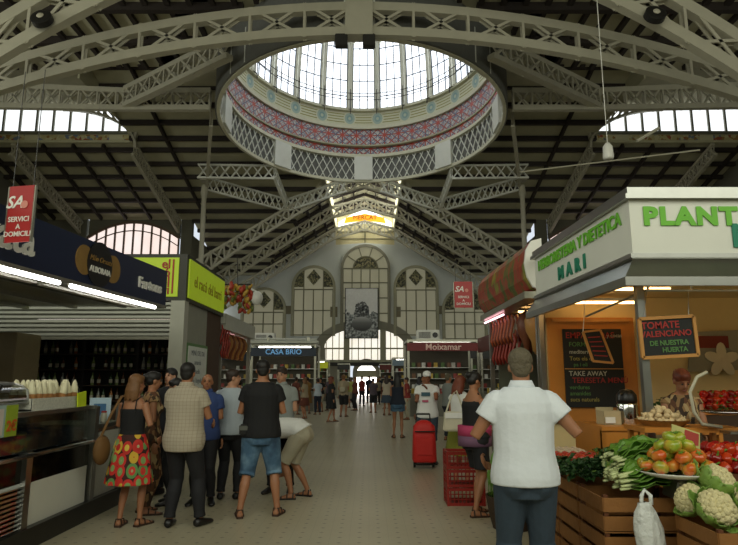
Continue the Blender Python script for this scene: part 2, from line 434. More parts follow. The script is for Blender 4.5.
# doorway
d = MB(); dw = .95; n = 12
o_ = arch_pts(X0 + .15, 2 * dw + .7, 0, Z(.55)); i_ = arch_pts(X0 + .15, 2 * dw, 0, Z(.35))
d.prism([(x, YW - .2, z) for x, z in o_] + [(x, YW - .2, z) for x, z in reversed(i_)], (0, 1, 0), .5)
dr = tag(d.build('door_1', m_stone), kind='structure')
MB().prism([(x, YW + .1, z) for x, z in i_], (0, 1, 0), .04).build('pane', e_door, dr)
b = MB().box2((X0 + .15 - dw, YW + .0, Z(.1)), (X0 + .15 + dw, YW + .08, Z(.75))); b.build('transom', m_mullp, dr)
# apex of the gable : pale arch panel, amber glass with letters
m_cream = mat('cream_panel', 'd2c79a', .6, var=.06)
gp = MB()
gp.prism([(X0 + x, YW + .1, Z(z)) for x, z in [(-2.9, 12.9), (-2.9, 16.0), (0, 17.0), (2.9, 16.0), (2.9, 12.9)]], (0, 1, 0), .2)
struct(gp, 'wall_gable_top', m_cream)
b = MB()
for z in (13.6, 14.3): b.box2((X0 - 2.9, YW + .02, Z(z)), (X0 + 2.9, YW + .1, Z(z + .06)))
b.box2((X0 - .04, YW + .02, Z(13.1)), (X0 + .04, YW + .1, Z(14.4))); struct(b, 'trim_gable', m_mull)
nm = wname(); g = MB()
g.prism([(X0 + x, YW - .1, Z(z)) for x, z in [(-2.7, 14.7), (-2.6, 15.3), (-1.3, 16.1), (0, 16.6), (1.3, 16.1), (2.6, 15.3), (2.7, 14.7), (1.3, 15.05), (0, 15.2), (-1.3, 15.05)]], (0, 1, 0), .06)
gw = tag(g.build(nm, e_sky), kind='structure')
g = MB(); g.prism([(X0 + x, YW - .16, Z(z)) for x, z in [(-2.1, 15.15), (-1.9, 15.75), (0, 16.15), (1.9, 15.75), (2.1, 15.15), (1, 15.32), (0, 15.4), (-1, 15.32)]], (0, 1, 0), .04); g.build('amber_pane', e_gold, gw)
text('MERCAT', 'lettering', mat('red_glass_letter', 'b03a1c', .5), gw, .62, (X0, YW - .18, Z(15.74)), (1, 0, 0), (0, 0, 1), ext=.02)

# ---- lantern glazing of the transept with its tiled frieze
def fn_frieze(t):
    co = t.coord(); x, y, z = t.sep(co)
    fx = t.m('ABSOLUTE', t.m('SUBTRACT', t.m('FRACT', t.m('MULTIPLY', x, .18)), .5))
    msk = t.m('LESS_THAN', fx, .42)
    v = t.voro(co, 5, out=1); c = t.ramp(t.sep(v)[0], [(0, 'c9bf8d'), (.4, 'a77f45'), (.55, '7b8aa0'), (.7, 'a8563c'), (.8, 'd6cfa8')], 'CONSTANT')
    return t.mix(msk, 'd8d4b4', c)
m_frieze = mat('painted_tile_frieze', 'fff', .5, fn=fn_frieze, var=0)
m_creamp = mat('cream_paint', 'ccc8a8', .6)
for sd in (-1, 1):
    b = MB(); nm = wname()
    xa, xb = X0 + sd * 15.2, X0 + sd * 26
    bb = MB(); bb.prism([(X0 + sd * 8.2, 37.6, Z(15.38)), (xa, 37.6, Z(15.38)), (xa, 30, Z(17.4)), (X0 + sd * 8.2, 30, Z(17.4))], (0, 0, 1), .1); bb.box2((xa, 30, Z(15.9)), (xa + sd * .1, 37.5, Z(18)))
    struct(bb, 'ceiling_infill', m_board); bb = MB()
    for yy in (30.8, 32.35, 33.9, 35.45, 37.0): zz_ = Z(h_tr(yy)); bb.box2((X0 + sd * 8.4, yy - .14, zz_ - .28), (xa, yy + .14, zz_))
    bb.bar((X0 + sd * 12.8, 30.2, Z(h_tr(30.2) - .2)), (X0 + sd * 12.8, 37.6, Z(h_tr(37.6) - .2)), .16, .3); struct(bb, 'trim_infill_purlins', m_purlin)
    k = min(xa, xb)
    while k <= max(xa, xb) + .01: b.box2((k - .06, 37.35, Z(15.9)), (k + .06, 37.5, Z(17.8))); k += 1.1
    b.box2((xa, 37.3, Z(15.85)), (xb, 37.5, Z(16.05))); b.box2((xa, 37.3, Z(17.65)), (xb, 37.5, Z(17.85)))
    r = tag(b.build(nm, mat('grey_window_bar', '777768', .6)), kind='structure')
    MB().box2((xa, 37.5, Z(16)), (xb, 37.55, Z(17.8))).build('pane', e_sky, r)
    b = MB(); b.box2((xa, 37.4, Z(15.3)), (xb, 37.6, Z(15.9))); struct(b, 'trim_frieze', m_creamp)
    b = MB(); b.box2((xa, 37.36, Z(15.45)), (xb, 37.42, Z(15.8))); struct(b, 'trim_frieze_tiles', m_frieze)
    b = MB(); nm = wname(); b.box2((X0 + sd * 9.1, 30, Z(16.6)), (xb, 30.05, Z(18.3))); struct(b, 'ceiling_upstand', m_board); b = MB()
    for q in range(15): b.bar((X0 + sd * (9.6 + 1.15 * q), 29.9, Z(16.5)), (X0 + sd * (9.6 + 1.15 * q), 29.9, Z(18.2)), .25, .25, (0, 1, 0))
    struct(b, 'trim_upstand', m_purlin)
    # segmental window in the transept wall
    b = MB(); nm = wname(); xa, xb = X0 + sd * 15.0, X0 + sd * 22.4; xm = (xa + xb) / 2
    def top(x): return Z(12.5) - 1.3 * ((x - xm) / 3.7) ** 2
    for k in range(11):
        x = xa + (xb - xa) * k / 10; b.box2((x - .06, 47.3, Z(9.7)), (x + .06, 47.45, top(x)))
    for k in range(10):
        x, x2 = xa + (xb - xa) * k / 10, xa + (xb - xa) * (k + 1) / 10
        b.bar((x, 47.35, top(x)), (x2, 47.35, top(x2)), .15, .2); b.bar((x, 47.35, top(x) - .7), (x2, 47.35, top(x2) - .7), .08, .08)
    r = tag(b.build(nm, mat('rust_window_bar', '6e5a48', .6)), kind='structure')
    MB().prism([(xa, 47.46, Z(9.7)), (xb, 47.46, Z(9.7))] + [(xb + (xa - xb) * k / 10, 47.46, top(xb + (xa - xb) * k / 10)) for k in range(11)], (0, 1, 0), .03).build('pane', emitter('daylit_pinkish_glass', 'ecc8b8', 1.0) if 'daylit_pinkish_glass' not in MATS else MATS['daylit_pinkish_glass'], r)
    # wall strip over that window
    b = MB(); b.prism([(xa, 47.5, Z(13))] + [(xa + (xb - xa) * k / 10, 47.5, top(xa + (xb - xa) * k / 10)) for k in range(11)] + [(xb, 47.5, Z(13))], (0, 1, 0), .3); struct(b, 'wall_transept_arch', m_wside)
    # nave lantern side glazing and low clerestory
    b = MB(); nm = wname(); x = X0 + sd * LW
    for y in range(42, 59): b.box2((x - .08, y - .05, Z(14.4)), (x + .08, y + .05, Z(16.1)))
    b.box2((x - .1, 42.0, Z(14.3)), (x + .1, 58.5, Z(14.6)))
    r = tag(b.build(nm, m_creamp), kind='structure'); MB().box2((x + sd * .08, 42.0, Z(14.6)), (x + sd * .12, 58, Z(16.1))).build('pane', e_lant, r)
    b = MB(); nm = wname(); x = X0 + sd * 13.9
    for y in range(49, 58): b.box2((x - .08, y - .05, Z(5.6)), (x + .08, y + .05, Z(7.2)))
    r = tag(b.build(nm, m_creamp), kind='structure'); MB().box2((x - .02, 48.5, Z(5.6)), (x + .02, 58, Z(7.2))).build('pane', e_sky, r)

# ---- trusses
def sweep(mb, pts, nrm, dn, depth, thick):
    rings = []
    for i, p in enumerate(pts):
        d = (pts[min(i + 1, len(pts) - 1)] - pts[max(i - 1, 0)]).normalized()
        u = nrm.cross(d).normalized()
        if u.z < 0: u = -u
        a = p; b = p - u * depth * dn
        rings.append([a + nrm * thick / 2, a - nrm * thick / 2, b - nrm * thick / 2, b + nrm * thick / 2])
    mb.loft(rings)
def truss(name, label, top, bot, nrm, ch=.35, thick=.4, per=2, style='X', m=None, group=None, bw=.13, mirror=True):
    nrm = V(nrm).normalized(); m = m or m_iron
    r = thing(name, label, 'truss', (top[len(top) // 2].x, top[len(top) // 2].y, min(p.z for p in bot)), group)
    a = MB(); sweep(a, top, nrm, 1, ch, thick); a.build('upper_chord', m, r)
    a = MB(); sweep(a, bot, nrm, -1, ch, thick); a.build('lower_chord', m, r)
    web = MB(); n = len(top) - 1
    for i in range(0, n - per + 1, per):
        t0, t1, b0, b1 = top[i], top[i + per], bot[i], bot[i + per]
        for s_ in (-1, 1):
            o = nrm * (s_ * thick * .38)
            web.bar(t0 + o, b1 + o, bw * 1.1, .05, nrm)
            if style in 'XD': web.bar(b0 + o, t1 + o, bw * 1.1, .05, nrm)
            if style == 'X': web.bar(t0 + o, b0 + o, bw, .07, nrm)
    web.build('lattice_web', m, r)
    return r
def path(fx, n, u0, u1): return [V(fx(u0 + (u1 - u0) * k / n)) for k in range(n + 1)]
# near arch truss in front of the dome
def n1(u, off): # u = x
    a = abs(u) / 14.5
    return (X0 + u, 22.0, Z(13.45 + off * (1.45 - .1 * a)) - 2.55 * a ** 2.0)
tb = path(lambda u: n1(u, 0), 66, -24, 24); tt = path(lambda u: n1(u, 1), 66, -24, 24)
NT1 = truss('arched_roof_truss', 'long shallow arched lattice truss crossing just before the glass dome', tt, tb, (0, 1, 0), .36, .34, 3, bw=.1)
def n2(u, off):
    a = max(0, abs(u)) 
    return (X0 + u, 18.3, Z(14.9 + off * 1.7) - .048 * a ** 1.85)
tb = path(lambda u: n2(u, 0), 66, -24, 24); tt = path(lambda u: n2(u, 1), 66, -24, 24)
NT2 = truss('arched_roof_truss', 'nearest arched lattice truss crossing the top corners of the hall', tt, tb, (0, 1, 0), .38, .34, 3, bw=.1)
# vertical post at the middle of the near truss and the two small floodlights
b = MB().box2((X0 - .55, 21.7, Z(13.4)), (X0 + .55, 22.3, Z(15.1))); b.build('centre_plate', m_iron, NT1)
for s_, wd in ((-1, 'left'), (1, 'right')):
    t_ = thing('floodlight', 'small black floodlight under the middle of the near arch truss, %s of the two' % wd, 'light', (X0 + s_ * .55 - .15, 22, Z(13.2)), 'floodlights under the near arch')
    MB().box((X0 + s_ * .55 - .15, 21.9, Z(13.2)), (.5, .35, .5)).build('housing', m_dark, t_, bevel=.03)
    MB().box((X0 + s_ * .55 - .15, 22, Z(13.5)), (.08, .08, .2)).build('bracket', m_dark, t_)
for sd, sn in ((-1, 'left'), (1, 'right')):
    xs = lambda a: X0 + sd * a
    # transept edge girder
    tb = path(lambda u: (xs(u), 30.0, Z(14.05 + .018 * max(0, u - 12.6))), 30, 8.1, 23.1); tt = path(lambda u: (xs(u), 30.0, Z(15.3 + .045 * max(0, u - 12.6))), 30, 8.1, 23.1)
    truss('edge_girder', 'straight lattice girder running from the dome ring over the %s clerestory window' % sn, tt, tb, (0, 1, 0), .28, .3, 2, 'X', bw=.08)
    # arched rib that turns down from the girder and follows the far slope
    def rib(ax, y0=37.2, y1=47.3):
        t_ = path(lambda u: (xs(ax), u, Z(h_tr(u) - .3)), 18, y0, y1); b_ = path(lambda u: (xs(ax + .15), u, Z(h_tr(u) - 1.15 - .01 * (u - y0))), 18, y0, y1)
        return t_, b_
    t_, b_ = rib(14.9); truss('roof_rib', 'lattice rib running down the far %s roof slope, nearer the dome' % sn, t_, b_, (1, 0, 0), (.16), .22, 1, 'D', bw=.08, group='ribs of the far roof slopes')
    t_, b_ = rib(22.9); truss('roof_rib', 'lattice rib running down the far %s roof slope, outermost one' % sn, t_, b_, (1, 0, 0), (.16), .22, 1, 'D', bw=.08, group='ribs of the far roof slopes')
    # curved brace that closes the clerestory opening on each side
    cb_ = [V((xs(19.6 - 4.9 * sin(k / 12 * pi / 2)), 36.7, Z(17.2 - 2.6 * (1 - cos(k / 12 * pi / 2))))) for k in range(13)]
    ct_ = [V((xs(19.6 - 5.3 * k / 12), 36.7, Z(17.55))) for k in range(13)]
    truss('curved_brace', 'curved lattice brace at the inner end of the %s clerestory window' % sn, ct_, cb_, (0, 1, 0), .14, .3, 1, 'D', bw=.07)
    # slanted struts up to the near half of the ring
    A = V((xs(12.6), 30, Z(14.8))); B = V((xs(5.9), 25.0, Z(14.8)))
    tt = [A.lerp(B, k / 14) + V((0, 0, .6)) for k in range(15)]; tb = [A.lerp(B, k / 14) - V((0, 0, .6)) for k in range(15)]
    nn = (B - A).cross(V((0, 0, 1)))
    truss('ring_strut', 'slanting lattice strut from the %s girder up to the near side of the dome ring' % sn, tt, tb, nn, .25, .4, 2, 'X', bw=.1)
    # octagon frame carrying the dome: column head to node, node to ring
    C = V((xs(11.1), 40.8, Z(13.6))); N = V((xs(5.7), 43.2, Z(12.7)))
    def lat(A, B, nm, lab, hh=.5, ch=.11, per=2, n=16, m=m_iron_lit, st='D', bw=.06):
        tt = [A.lerp(B, k / n) + V((0, 0, hh)) for k in range(n + 1)]; tb = [A.lerp(B, k / n) - V((0, 0, hh)) for k in range(n + 1)]
        return truss(nm, lab, tt, tb, (B - A).cross(V((0, 0, 1))), ch, .18, per, st, m=m, bw=bw)
    lat(C, N, 'frame_girder', 'pale diamond lattice girder from the %s column head to the node past the dome' % sn, n=26)
    R1p = V((xs(6.0), 38.7, Z(13.7))); R2p = V((xs(1.2), 41.5, Z(13.7)))
    lat(V((xs(11.1), 38.5, Z(13.7))), R1p, 'frame_girder', 'pale diamond lattice girder from the %s column up to the dome ring' % sn, n=14)
    lat(N, R2p, 'frame_girder', 'pale lattice girder from the %s node to the middle of the dome ring' % sn, n=16)
    lat(N, R1p, 'frame_girder', 'short narrow lattice strut from the %s node to the side of the dome ring' % sn, n=14, hh=.4)
    lat(C, V((xs(8.4), 31.5, Z(14.3))), 'frame_girder', 'lattice girder from the %s column forward to the flank of the dome ring' % sn, n=16, m=m_iron)
    # column
    cc = thing('iron_column', 'slender cream iron column beside the dome on the %s side' % sn, 'column', (xs(11.1), 40.3, 0), 'tall iron columns under the dome')
    b = MB(); b.lathe([(.4, 0), (.4, .3), (.24, .5), (.19, 1.2), (.17, 14.0), (.26, 14.3), (.2, 14.9)], (xs(11.1), 40.3, 0), 12); b.build('shaft', m_iron, cc, smooth=False)
    MB().box2((xs(11.1) - .3, 40.0, 15.2), (xs(11.1) + .3, 40.6, 15.3)).build('cap_plate', m_iron, cc)
# nave trusses beyond the dome
def nave_truss(y, lab, dep=1.1, drop=0, m=m_iron):
    def tp(u):
        a = abs(u); 
        if a < 2.9: z = 14.25 + .75 * (1 - a / 2.9)
        else: z = 14.25 - .615 * (a - 2.9)
        return (X0 + u, y, Z(z - drop))
    def bt(u):
        a = abs(u); x, yy, z = tp(u); 
        return (X0 + u * .985, y, z - dep + (.1 * (1 - min(1, a / 2.9))) - max(0, a - 9) * .1)
    N_ = 60
    return truss('nave_truss', lab, path(tp, N_, -14, 14), path(bt, N_, -14, 14), (0, 1, 0), .17, .22, 2, 'X', bw=.1, m=m, group='peaked trusses of the far nave')
nave_truss(43.0, 'peaked lattice truss of the far nave, directly behind the dome frame')
nave_truss(48.8, 'second peaked lattice truss of the far nave, the middle one', drop=.0)
nave_truss(54.6, 'peaked lattice truss of the far nave, just before the gable wall', drop=.4)

# ---- the dome
dome = thing('dome', 'great round dome with arched windows, red star tile band and lattice ring', 'dome', (DC.x, DC.y, Z(14)))
def cyl(r0, z0, r1, z1, th=.15, n=96):
    rings = []
    for r, z in ((r0, z0), (r1, z1), (r1 + th, z1), (r0 + th, z0), (r0, z0)):
        rings.append([V((DC.x + r * cos(2 * pi * k / n), DC.y + r * sin(2 * pi * k / n), Z(z))) for k in range(n)])
    return MB().loft(rings, cap=False)
uvd = lambda p: (atan2(p.y - DC.y, p.x - DC.x) * 9.0, p.z)
def fn_star(t):
    n = t.node('ShaderNodeUVMap'); x, y, z = t.sep(n.outputs[0])
    u = t.m('SUBTRACT', t.m('FRACT', t.m('MULTIPLY', x, 1 / 1.178)), .5); v = t.m('SUBTRACT', t.m('FRACT', t.m('MULTIPLY', t.m('SUBTRACT', y, Z(16.05)), 1 / .975)), .5)
    au, av = t.m('ABSOLUTE', u), t.m('ABSOLUTE', v)
    l1 = t.m('LESS_THAN', t.m('MINIMUM', au, av), .05); l2 = t.m('LESS_THAN', t.m('ABSOLUTE', t.m('SUBTRACT', au, av)), .06)
    l3 = t.m('LESS_THAN', t.m('ABSOLUTE', t.m('SUBTRACT', t.m('ADD', au, av), .5)), .04)
    star = t.m('LESS_THAN', t.m('ADD', au, av), .16)
    tri = t.voro(n.outputs[0], 11, out=1); base = t.ramp(t.sep(tri)[0], [(0, '7e8296'), (.25, 'c9c4bd'), (.5, 'a09ca4'), (.7, 'd4cec4'), (.88, 'a8847a')], 'CONSTANT')
    c = t.mix(t.m('MAXIMUM', l1, l2), base, 'a84a3c'); c = t.mix(l3, c, '555670'); return t.mix(star, c, 'c04028')
m_star = mat('red_star_tile', 'fff', .35, fn=fn_star, var=0)
def fn_round(t):
    n = t.node('ShaderNodeUVMap'); x, y, z = t.sep(n.outputs[0])
    u = t.m('MULTIPLY', t.m('SUBTRACT', t.m('FRACT', t.m('MULTIPLY', x, 1 / 2.356)), .5), 2.356); v = t.m('SUBTRACT', y, Z(18.82))
    d = t.m('SQRT', t.m('ADD', t.m('MULTIPLY', u, u), t.m('MULTIPLY', v, v)))
    bars = t.m('MULTIPLY', t.m('LESS_THAN', t.m('ABSOLUTE', t.m('SUBTRACT', t.m('FRACT', t.m('MULTIPLY', v, 5.0)), .5)), .17), t.m('LESS_THAN', t.m('ABSOLUTE', v), .36))
    c = t.mix(bars, 'd9d7b8', '9a9344'); c = t.mix(t.m('LESS_THAN', d, .52), c, 'd9d7b8'); c = t.mix(t.m('LESS_THAN', d, .42), c, 'a9bcae'); c = t.mix(t.m('LESS_THAN', d, .25), c, '88a8a4'); return t.mix(t.m('LESS_THAN', d, .12), c, 'c4cdb4')
m_round = mat('roundel_frieze', 'fff', .5, fn=fn_round, var=0)
cyl(9.0, 16.05, 9.0, 18.0).build('tile_band', m_star, dome, uvf=uvd)
cyl(9.0, 18.3, 8.95, 19.35, .15).build('roundel_frieze', m_round, dome, uvf=uvd)
mo = cyl(8.8, 17.98, 8.95, 18.3, .2); mo2 = cyl(8.75, 15.78, 8.85, 16.05, .35); mo.add(mo2.v, mo2.f)
mo3 = cyl(8.7, 19.33, 8.75, 19.55, .3); mo.add(mo3.v, mo3.f); mo4 = cyl(8.9, 13.95, 8.9, 14.15, .2); mo.add(mo4.v, mo4.f)
mo.build('moulding', mat('cream_moulding', 'd6d2b8', .5), dome)
lat_ = MB(); nd = 88
for k in range(nd):
    a0, a1 = 2 * pi * k / nd, 2 * pi * (k + 1.6) / nd
    for (p, q) in ((a0, a1), (a1, a0)):
        lat_.bar((DC.x + 8.95 * cos(p), DC.y + 8.95 * sin(p), Z(14.15)), (DC.x + 8.95 * cos(q), DC.y + 8.95 * sin(q), Z(15.8)), .065, .06)
for k in range(8):
    a = pi / 2 + 2 * pi * k / 8
    lat_.box((DC.x + 8.95 * cos(a), DC.y + 8.95 * sin(a), Z(14.95)), (.45, 1.5, 1.75), rz=a)
lat_.build('lattice_ring', m_iron_lit, dome)
cyl(9.1, 14.0, 9.1, 16.75, .1).build('ring_backing', mat('grey_ring_plate', '70706a', .6), dome)
# 24 arched windows, glazing leaning inwards, and the shell above
def dpt(u, z, r=None): # u metres across at radius
    if r is None: r = 8.6 - .035 * (z - 19.9) ** 2
    return V((u, r, Z(z)))
RS = .0
def wpt(u, z): 
    r = 8.85 - .02 * (z - 19.5) ** 2; return V((u * r / 8.6, r, Z(z)))
m_db = mat('dome_window_bar', '6c7078', .5)
wf = MB(); 
hw = .92
def zt(u): return 24.2 + sqrt(max(0, hw * hw - u * u)) * .9
for u in (-.88, -.32, .32, .88):
    zs_ = [19.5 + (zt(u) - 19.5) * k / 6 for k in range(7)]
    for a, b_ in zip(zs_, zs_[1:]): wf.bar(wpt(u, a), wpt(u, b_), .075, .07, (0, 1, 0))
for z in (20.5, 21.7, 22.9, 24.1): wf.bar(wpt(-hw, z), wpt(hw, z), .06, .06)
pn_ = MB(); us = [-hw + 2 * hw * k / 8 for k in range(9)]
for i in range(8):
    for j in range(8):
        q = [(us[i], j), (us[i + 1], j), (us[i + 1], j + 1), (us[i], j + 1)]
        pn_.add([wpt(u, 19.5 + (zt(u) - 19.5) * jj / 8) + V((0, .08, 0)) for u, jj in q], [(0, 1, 2, 3)])
pier = MB()
for s_ in (-1, 1):
    pass
ang = 2 * pi / 24
prings = []
zl = [19.4 + (25.6 - 19.4) * k / 10 for k in range(11)]
# pier from this window's right edge to the next window's left edge, with arched spandrel
for k in range(10):
    za, zb = zl[k], zl[k + 1]
    def edge(z): 
        if z <= 24.2: return hw
        t_ = (z - 24.2) / (hw * .9); return hw * sqrt(max(0, 1 - t_ * t_)) if t_ < 1 else 0
    def pp(z, u, dr=0): 
        r = 8.85 - .02 * (z - 19.5) ** 2 - dr; a = u / 8.6; return V((sin(a) * r, cos(a) * r, Z(z)))
    half = 8.6 * ang / 2
    for s_ in (-1, 1):
        for dr in (0.1,):
            pier.add([pp(za, s_ * edge(za), dr), pp(za, s_ * half, dr), pp(zb, s_ * half, dr), pp(zb, s_ * edge(zb), dr)], [(0, 1, 2, 3)])
        pier.add([pp(za, s_ * edge(za), .1), pp(za, s_ * edge(za), -.1), pp(zb, s_ * edge(zb), -.1), pp(zb, s_ * edge(zb), .1)], [(0, 1, 2, 3)])
        pier.bar(pp(za, s_ * half * .97, .2), pp(zb, s_ * half * .97, .2), .18, .2, (0, 1, 0))
m_pier = mat('cream_dome_pier', 'd4d2bf', .6)
def local(mb):
    mb.v = [p + V((DC.x, DC.y, 0)) for p in mb.v]; return mb
w0 = local(wf).build('window', m_db, dome); p0 = local(pn_).build('pane', e_dome, w0); q0 = local(pier).build('pier', m_pier, w0)
for k in range(1, 24):
    cpy = w0.copy(); col.objects.link(cpy); cpy.parent = dome; cpy.rotation_euler = (0, 0, ang * k)
    for ch in (p0, q0): c2 = ch.copy(); col.objects.link(c2); c2.parent = cpy
rings = []
for k in range(9):
    a = k / 8 * radians(80); rings.append([V((DC.x + 7.6 * cos(a) * cos(2 * pi * j / 48), DC.y + 7.6 * cos(a) * sin(2 * pi * j / 48), Z(25.4 + 4 * sin(a)))) for j in range(48)])
MB().loft(rings, cap=False).build('shell', m_pier, dome)
# outer catwalk rail with brackets
rail = MB(); n = 96
for z, r in ((20.0, 8.35), (20.5, 8.35)):
    for k in range(n): rail.bar((DC.x + r * cos(2 * pi * k / n), DC.y + r * sin(2 * pi * k / n), Z(z)), (DC.x + r * cos(2 * pi * (k + 1) / n), DC.y + r * sin(2 * pi * (k + 1) / n), Z(z)), .04, .04)
for k in range(24):
    a = 2 * pi * (k + .5) / 24; rail.bar((DC.x + 8.35 * cos(a), DC.y + 8.35 * sin(a), Z(18.9)), (DC.x + 8.35 * cos(a), DC.y + 8.35 * sin(a), Z(20.8)), .06, .06); rail.bar((DC.x + 8.7 * cos(a), DC.y + 8.7 * sin(a), Z(19.5)), (DC.x + 8.35 * cos(a), DC.y + 8.35 * sin(a), Z(19.2)), .06, .06)
rail.build('catwalk_rail', m_dark, dome)
dome.scale = (.875, 1.035, 1)
# round loudspeakers on the near truss
for px, py, sn in ((42, 19, 'left'), (655, 15, 'right')):
    p = at(px, py, 17.9); t_ = thing('loudspeaker', 'round dark loudspeaker fixed in the nearest arched truss, top %s' % sn, 'loudspeaker', p)
    MB().lathe([(.2, -.15), (.34, -.1), (.34, .1), (.26, .12)], p, 20, Matrix.Rotation(radians(70), 3, 'X')).build('horn', mat('black_plastic', '1d1c1a', .5), t_)
    MB().lathe([(.09, .1), (.12, .15), (.05, .2)], p, 12, Matrix.Rotation(radians(70), 3, 'X')).build('cone', m_iron, t_)
    MB().box(p + V((0, .25, .1)), (.1, .5, .1)).build('bracket', m_iron, t_)
# black and white photograph hung on the gable
p0_ = V((gx(346), YW - .55, gz(338))); p1_ = V((gx(377.5), YW - .55, gz(289.5)))
bn = thing('hanging_photograph', 'large black and white photograph banner hung over the far fan window', 'banner', ((p0_.x + p1_.x) / 2, YW - .5, p0_.z))
MB().box2(p0_ + V((-.08, .06, -.08)), p1_ + V((.08, .14, .08))).build('frame', m_dark, bn)
def fn_bw(t):
    co = t.coord('Generated'); x, y, z = t.sep(co)
    n = t.noise(t.coord('Object'), 1.6, 8); n2_ = t.noise(t.coord('Object'), 5, 4)
    cx = t.m('SUBTRACT', x, .5); 
    d = t.m('SQRT', t.m('ADD', t.m('POWER', t.m('MULTIPLY', cx, 1.7), 2), t.m('POWER', t.m('MULTIPLY', t.m('SUBTRACT', z, .52), 1.9), 2)))
    fig = t.m('LESS_THAN', t.m('ADD', d, t.m('MULTIPLY', t.m('SUBTRACT', n, .5), .7)), .40)
    sky = t.m('GREATER_THAN', t.m('ADD', z, t.m('MULTIPLY', t.m('SUBTRACT', n, .5), .5)), .52)
    d2 = t.m('SQRT', t.m('ADD', t.m('POWER', t.m('MULTIPLY', cx, 1.2), 2), t.m('POWER', t.m('MULTIPLY', t.m('SUBTRACT', z, .28), 2.6), 2)))
    basket = t.m('LESS_THAN', d2, .38)
    c = t.ramp(n2_, [(.3, '2d2f30'), (.5, '8e9293'), (.65, 'd6dadb')])
    c = t.mix(t.m('MULTIPLY', sky, .9), c, 'ffffff'); c2 = t.ramp(n2_, [(.35, '17181a'), (.55, '75787a'), (.7, 'dfe3e5')])
    c = t.mix(fig, c, c2); c3 = t.ramp(z, [(.1, '1a1a1c'), (.3, '78797a'), (.42, 'cbcccc')]); return t.mix(basket, c, c3)
MB().box2(p0_, p1_ + V((0, .05, 0))).build('picture', mat('monochrome_photo', 'fff', .6, fn=fn_bw, var=0), bn)
# ============================================================ STALLS
m_steel = mat('brushed_steel', 'a8a8a2', .3, metal=1, var=.1, vs=8)
m_chrome = mat('polished_steel', 'c8c8c4', .12, metal=1, var=.05)
m_trim = mat('dull_aluminium', '9d9b8c', .35, metal=.8, var=.12, vs=4)
m_navy = mat('navy_panel', '16213c', .35, var=.1, vs=1.5)
m_whitep = mat('white_enamel_panel', 'd8d8cc', .4, var=.05, vs=3)
m_white = mat('white_plastic', 'e2e0d6', .5, var=.04)
m_black = mat('black_panel', '15130f', .4)
m_red = mat('red_panel', '9c2420', .5)
m_wood = mat('orange_varnished_pine', 'c07a2c', .45, var=.22, vs=3)
m_woodf = mat('pine_frame', 'b9823f', .5, var=.2, vs=5)
m_brown = mat('brown_interior_wall', '4a3626', .7)
m_cream2 = mat('cream_stall_wall', 'd9c48e', .6, var=.06)
m_gls = glass()
m_chalk_w = mat('white_chalk', 'a8a898', .9); m_chalk_r = mat('red_chalk', '9a3430', .9); m_chalk_g = mat('green_chalk', '557a46', .9); m_chalk_y = mat('yellow_chalk', '968a4c', .9)
def tube_em(name, c, st, c2='ffffff'):
    return emitter(name, c, st, c2)
e_tube = tube_em('lit_fluorescent_tube', 'fff8e8', 9); e_warm = tube_em('lit_warm_tube', 'ffc070', 7, 'ffd898'); e_pink = tube_em('lit_pink_tube', 'ff8aa8', 4)
def fn_case(t):
    v = t.voro(t.coord(), 6, out=1); return t.ramp(t.sep(v)[0], [(0, '2f5f86'), (.3, '8a9aa0'), (.5, 'b9652a'), (.7, 'c7b28a'), (.85, '6d2f22')], 'CONSTANT')

# ---------- LEFT: horchata bar with the navy fascia
A0 = V((-4.25, 3.0, 0)); A1 = V((-3.5, 10.26, 0)); ad = (A1 - A0).normalized(); an = V((ad.y, -ad.x, 0)); L = (A1 - A0).length
def al(s_, off, z): p = A0 + ad * s_ + an * off; return V((p.x, p.y, z))
fa = thing('bar_fascia', 'long navy blue sign board with white lettering and gold emblem over the left bar', 'sign', al(L / 2, 0, 2.8))
b = MB(); b.prism([al(0, 0, 2.8), al(L, 0, 2.8), al(L, -.22, 2.8), al(0, -.22, 2.8)], (0, 0, 1), .63); b.build('board', m_navy, fa)
b = MB(); b.prism([al(0, .015, 2.78), al(L, .015, 2.78), al(L, -.24, 2.78), al(0, -.24, 2.78)], (0, 0, 1), .05); b.build('lower_trim', m_trim, fa)
text('Orxata', 'lettering', m_white, fa, .5, al(3.05, .012, 3.13), ad, (0, 0, 1), ext=.012, bold=.008, wscale=1.0)
text('Fartons', 'lettering', m_white, fa, .23, al(L - .62, .012, 3.08), ad, (0, 0, 1), ext=.012, bold=.006, wscale=1.15, align='CENTER')
m_gold = mat('dull_gold_paint', '8a6a34', .5, var=.3)
for s_ in (-.36, .36): MB().lathe([(.02, -.01), (.2, -.01), (.2, .012), (.02, .012)], al(5.15 + s_, .0, 3.14), 20, Matrix([ad, V((0, 0, 1)), an]).transposed().to_3x3()).build('emblem_scroll', m_gold, fa)
MB().lathe([(.02, -.01), (.31, -.01), (.31, .025), (.02, .025)], al(5.15, 0, 3.14), 28, Matrix([ad, V((0, 0, 1)), an]).transposed().to_3x3()).build('emblem_disc', m_black, fa)
text('ALBORAIA', 'lettering', m_white, fa, .11, al(5.15, .03, 3.05), ad, (0, 0, 1), ext=.004, bold=.003)
text('Món Orxata', 'lettering', m_gold, fa, .11, al(5.15, .03, 3.2), ad, (0, 0, 1), ext=.004, shear=.3)
cp = thing('bar_canopy', 'grey ceiling panel over the left bar behind the navy fascia', 'canopy', al(L / 2, -1.5, 2.85))
MB().prism([al(0, -.24, 2.86), al(L, -.24, 2.86), al(L, -4.2, 2.86), al(0, -4.2, 2.86)], (0, 0, 1), .06).build('panel', m_trim, cp)
for k in range(3):
    MB().prism([al(0, -.7 - k * .9, 2.8), al(L, -.7 - k * .9, 2.8), al(L, -.78 - k * .9, 2.8), al(0, -.78 - k * .9, 2.8)], (0, 0, 1), .06).build('rib', m_steel, cp)
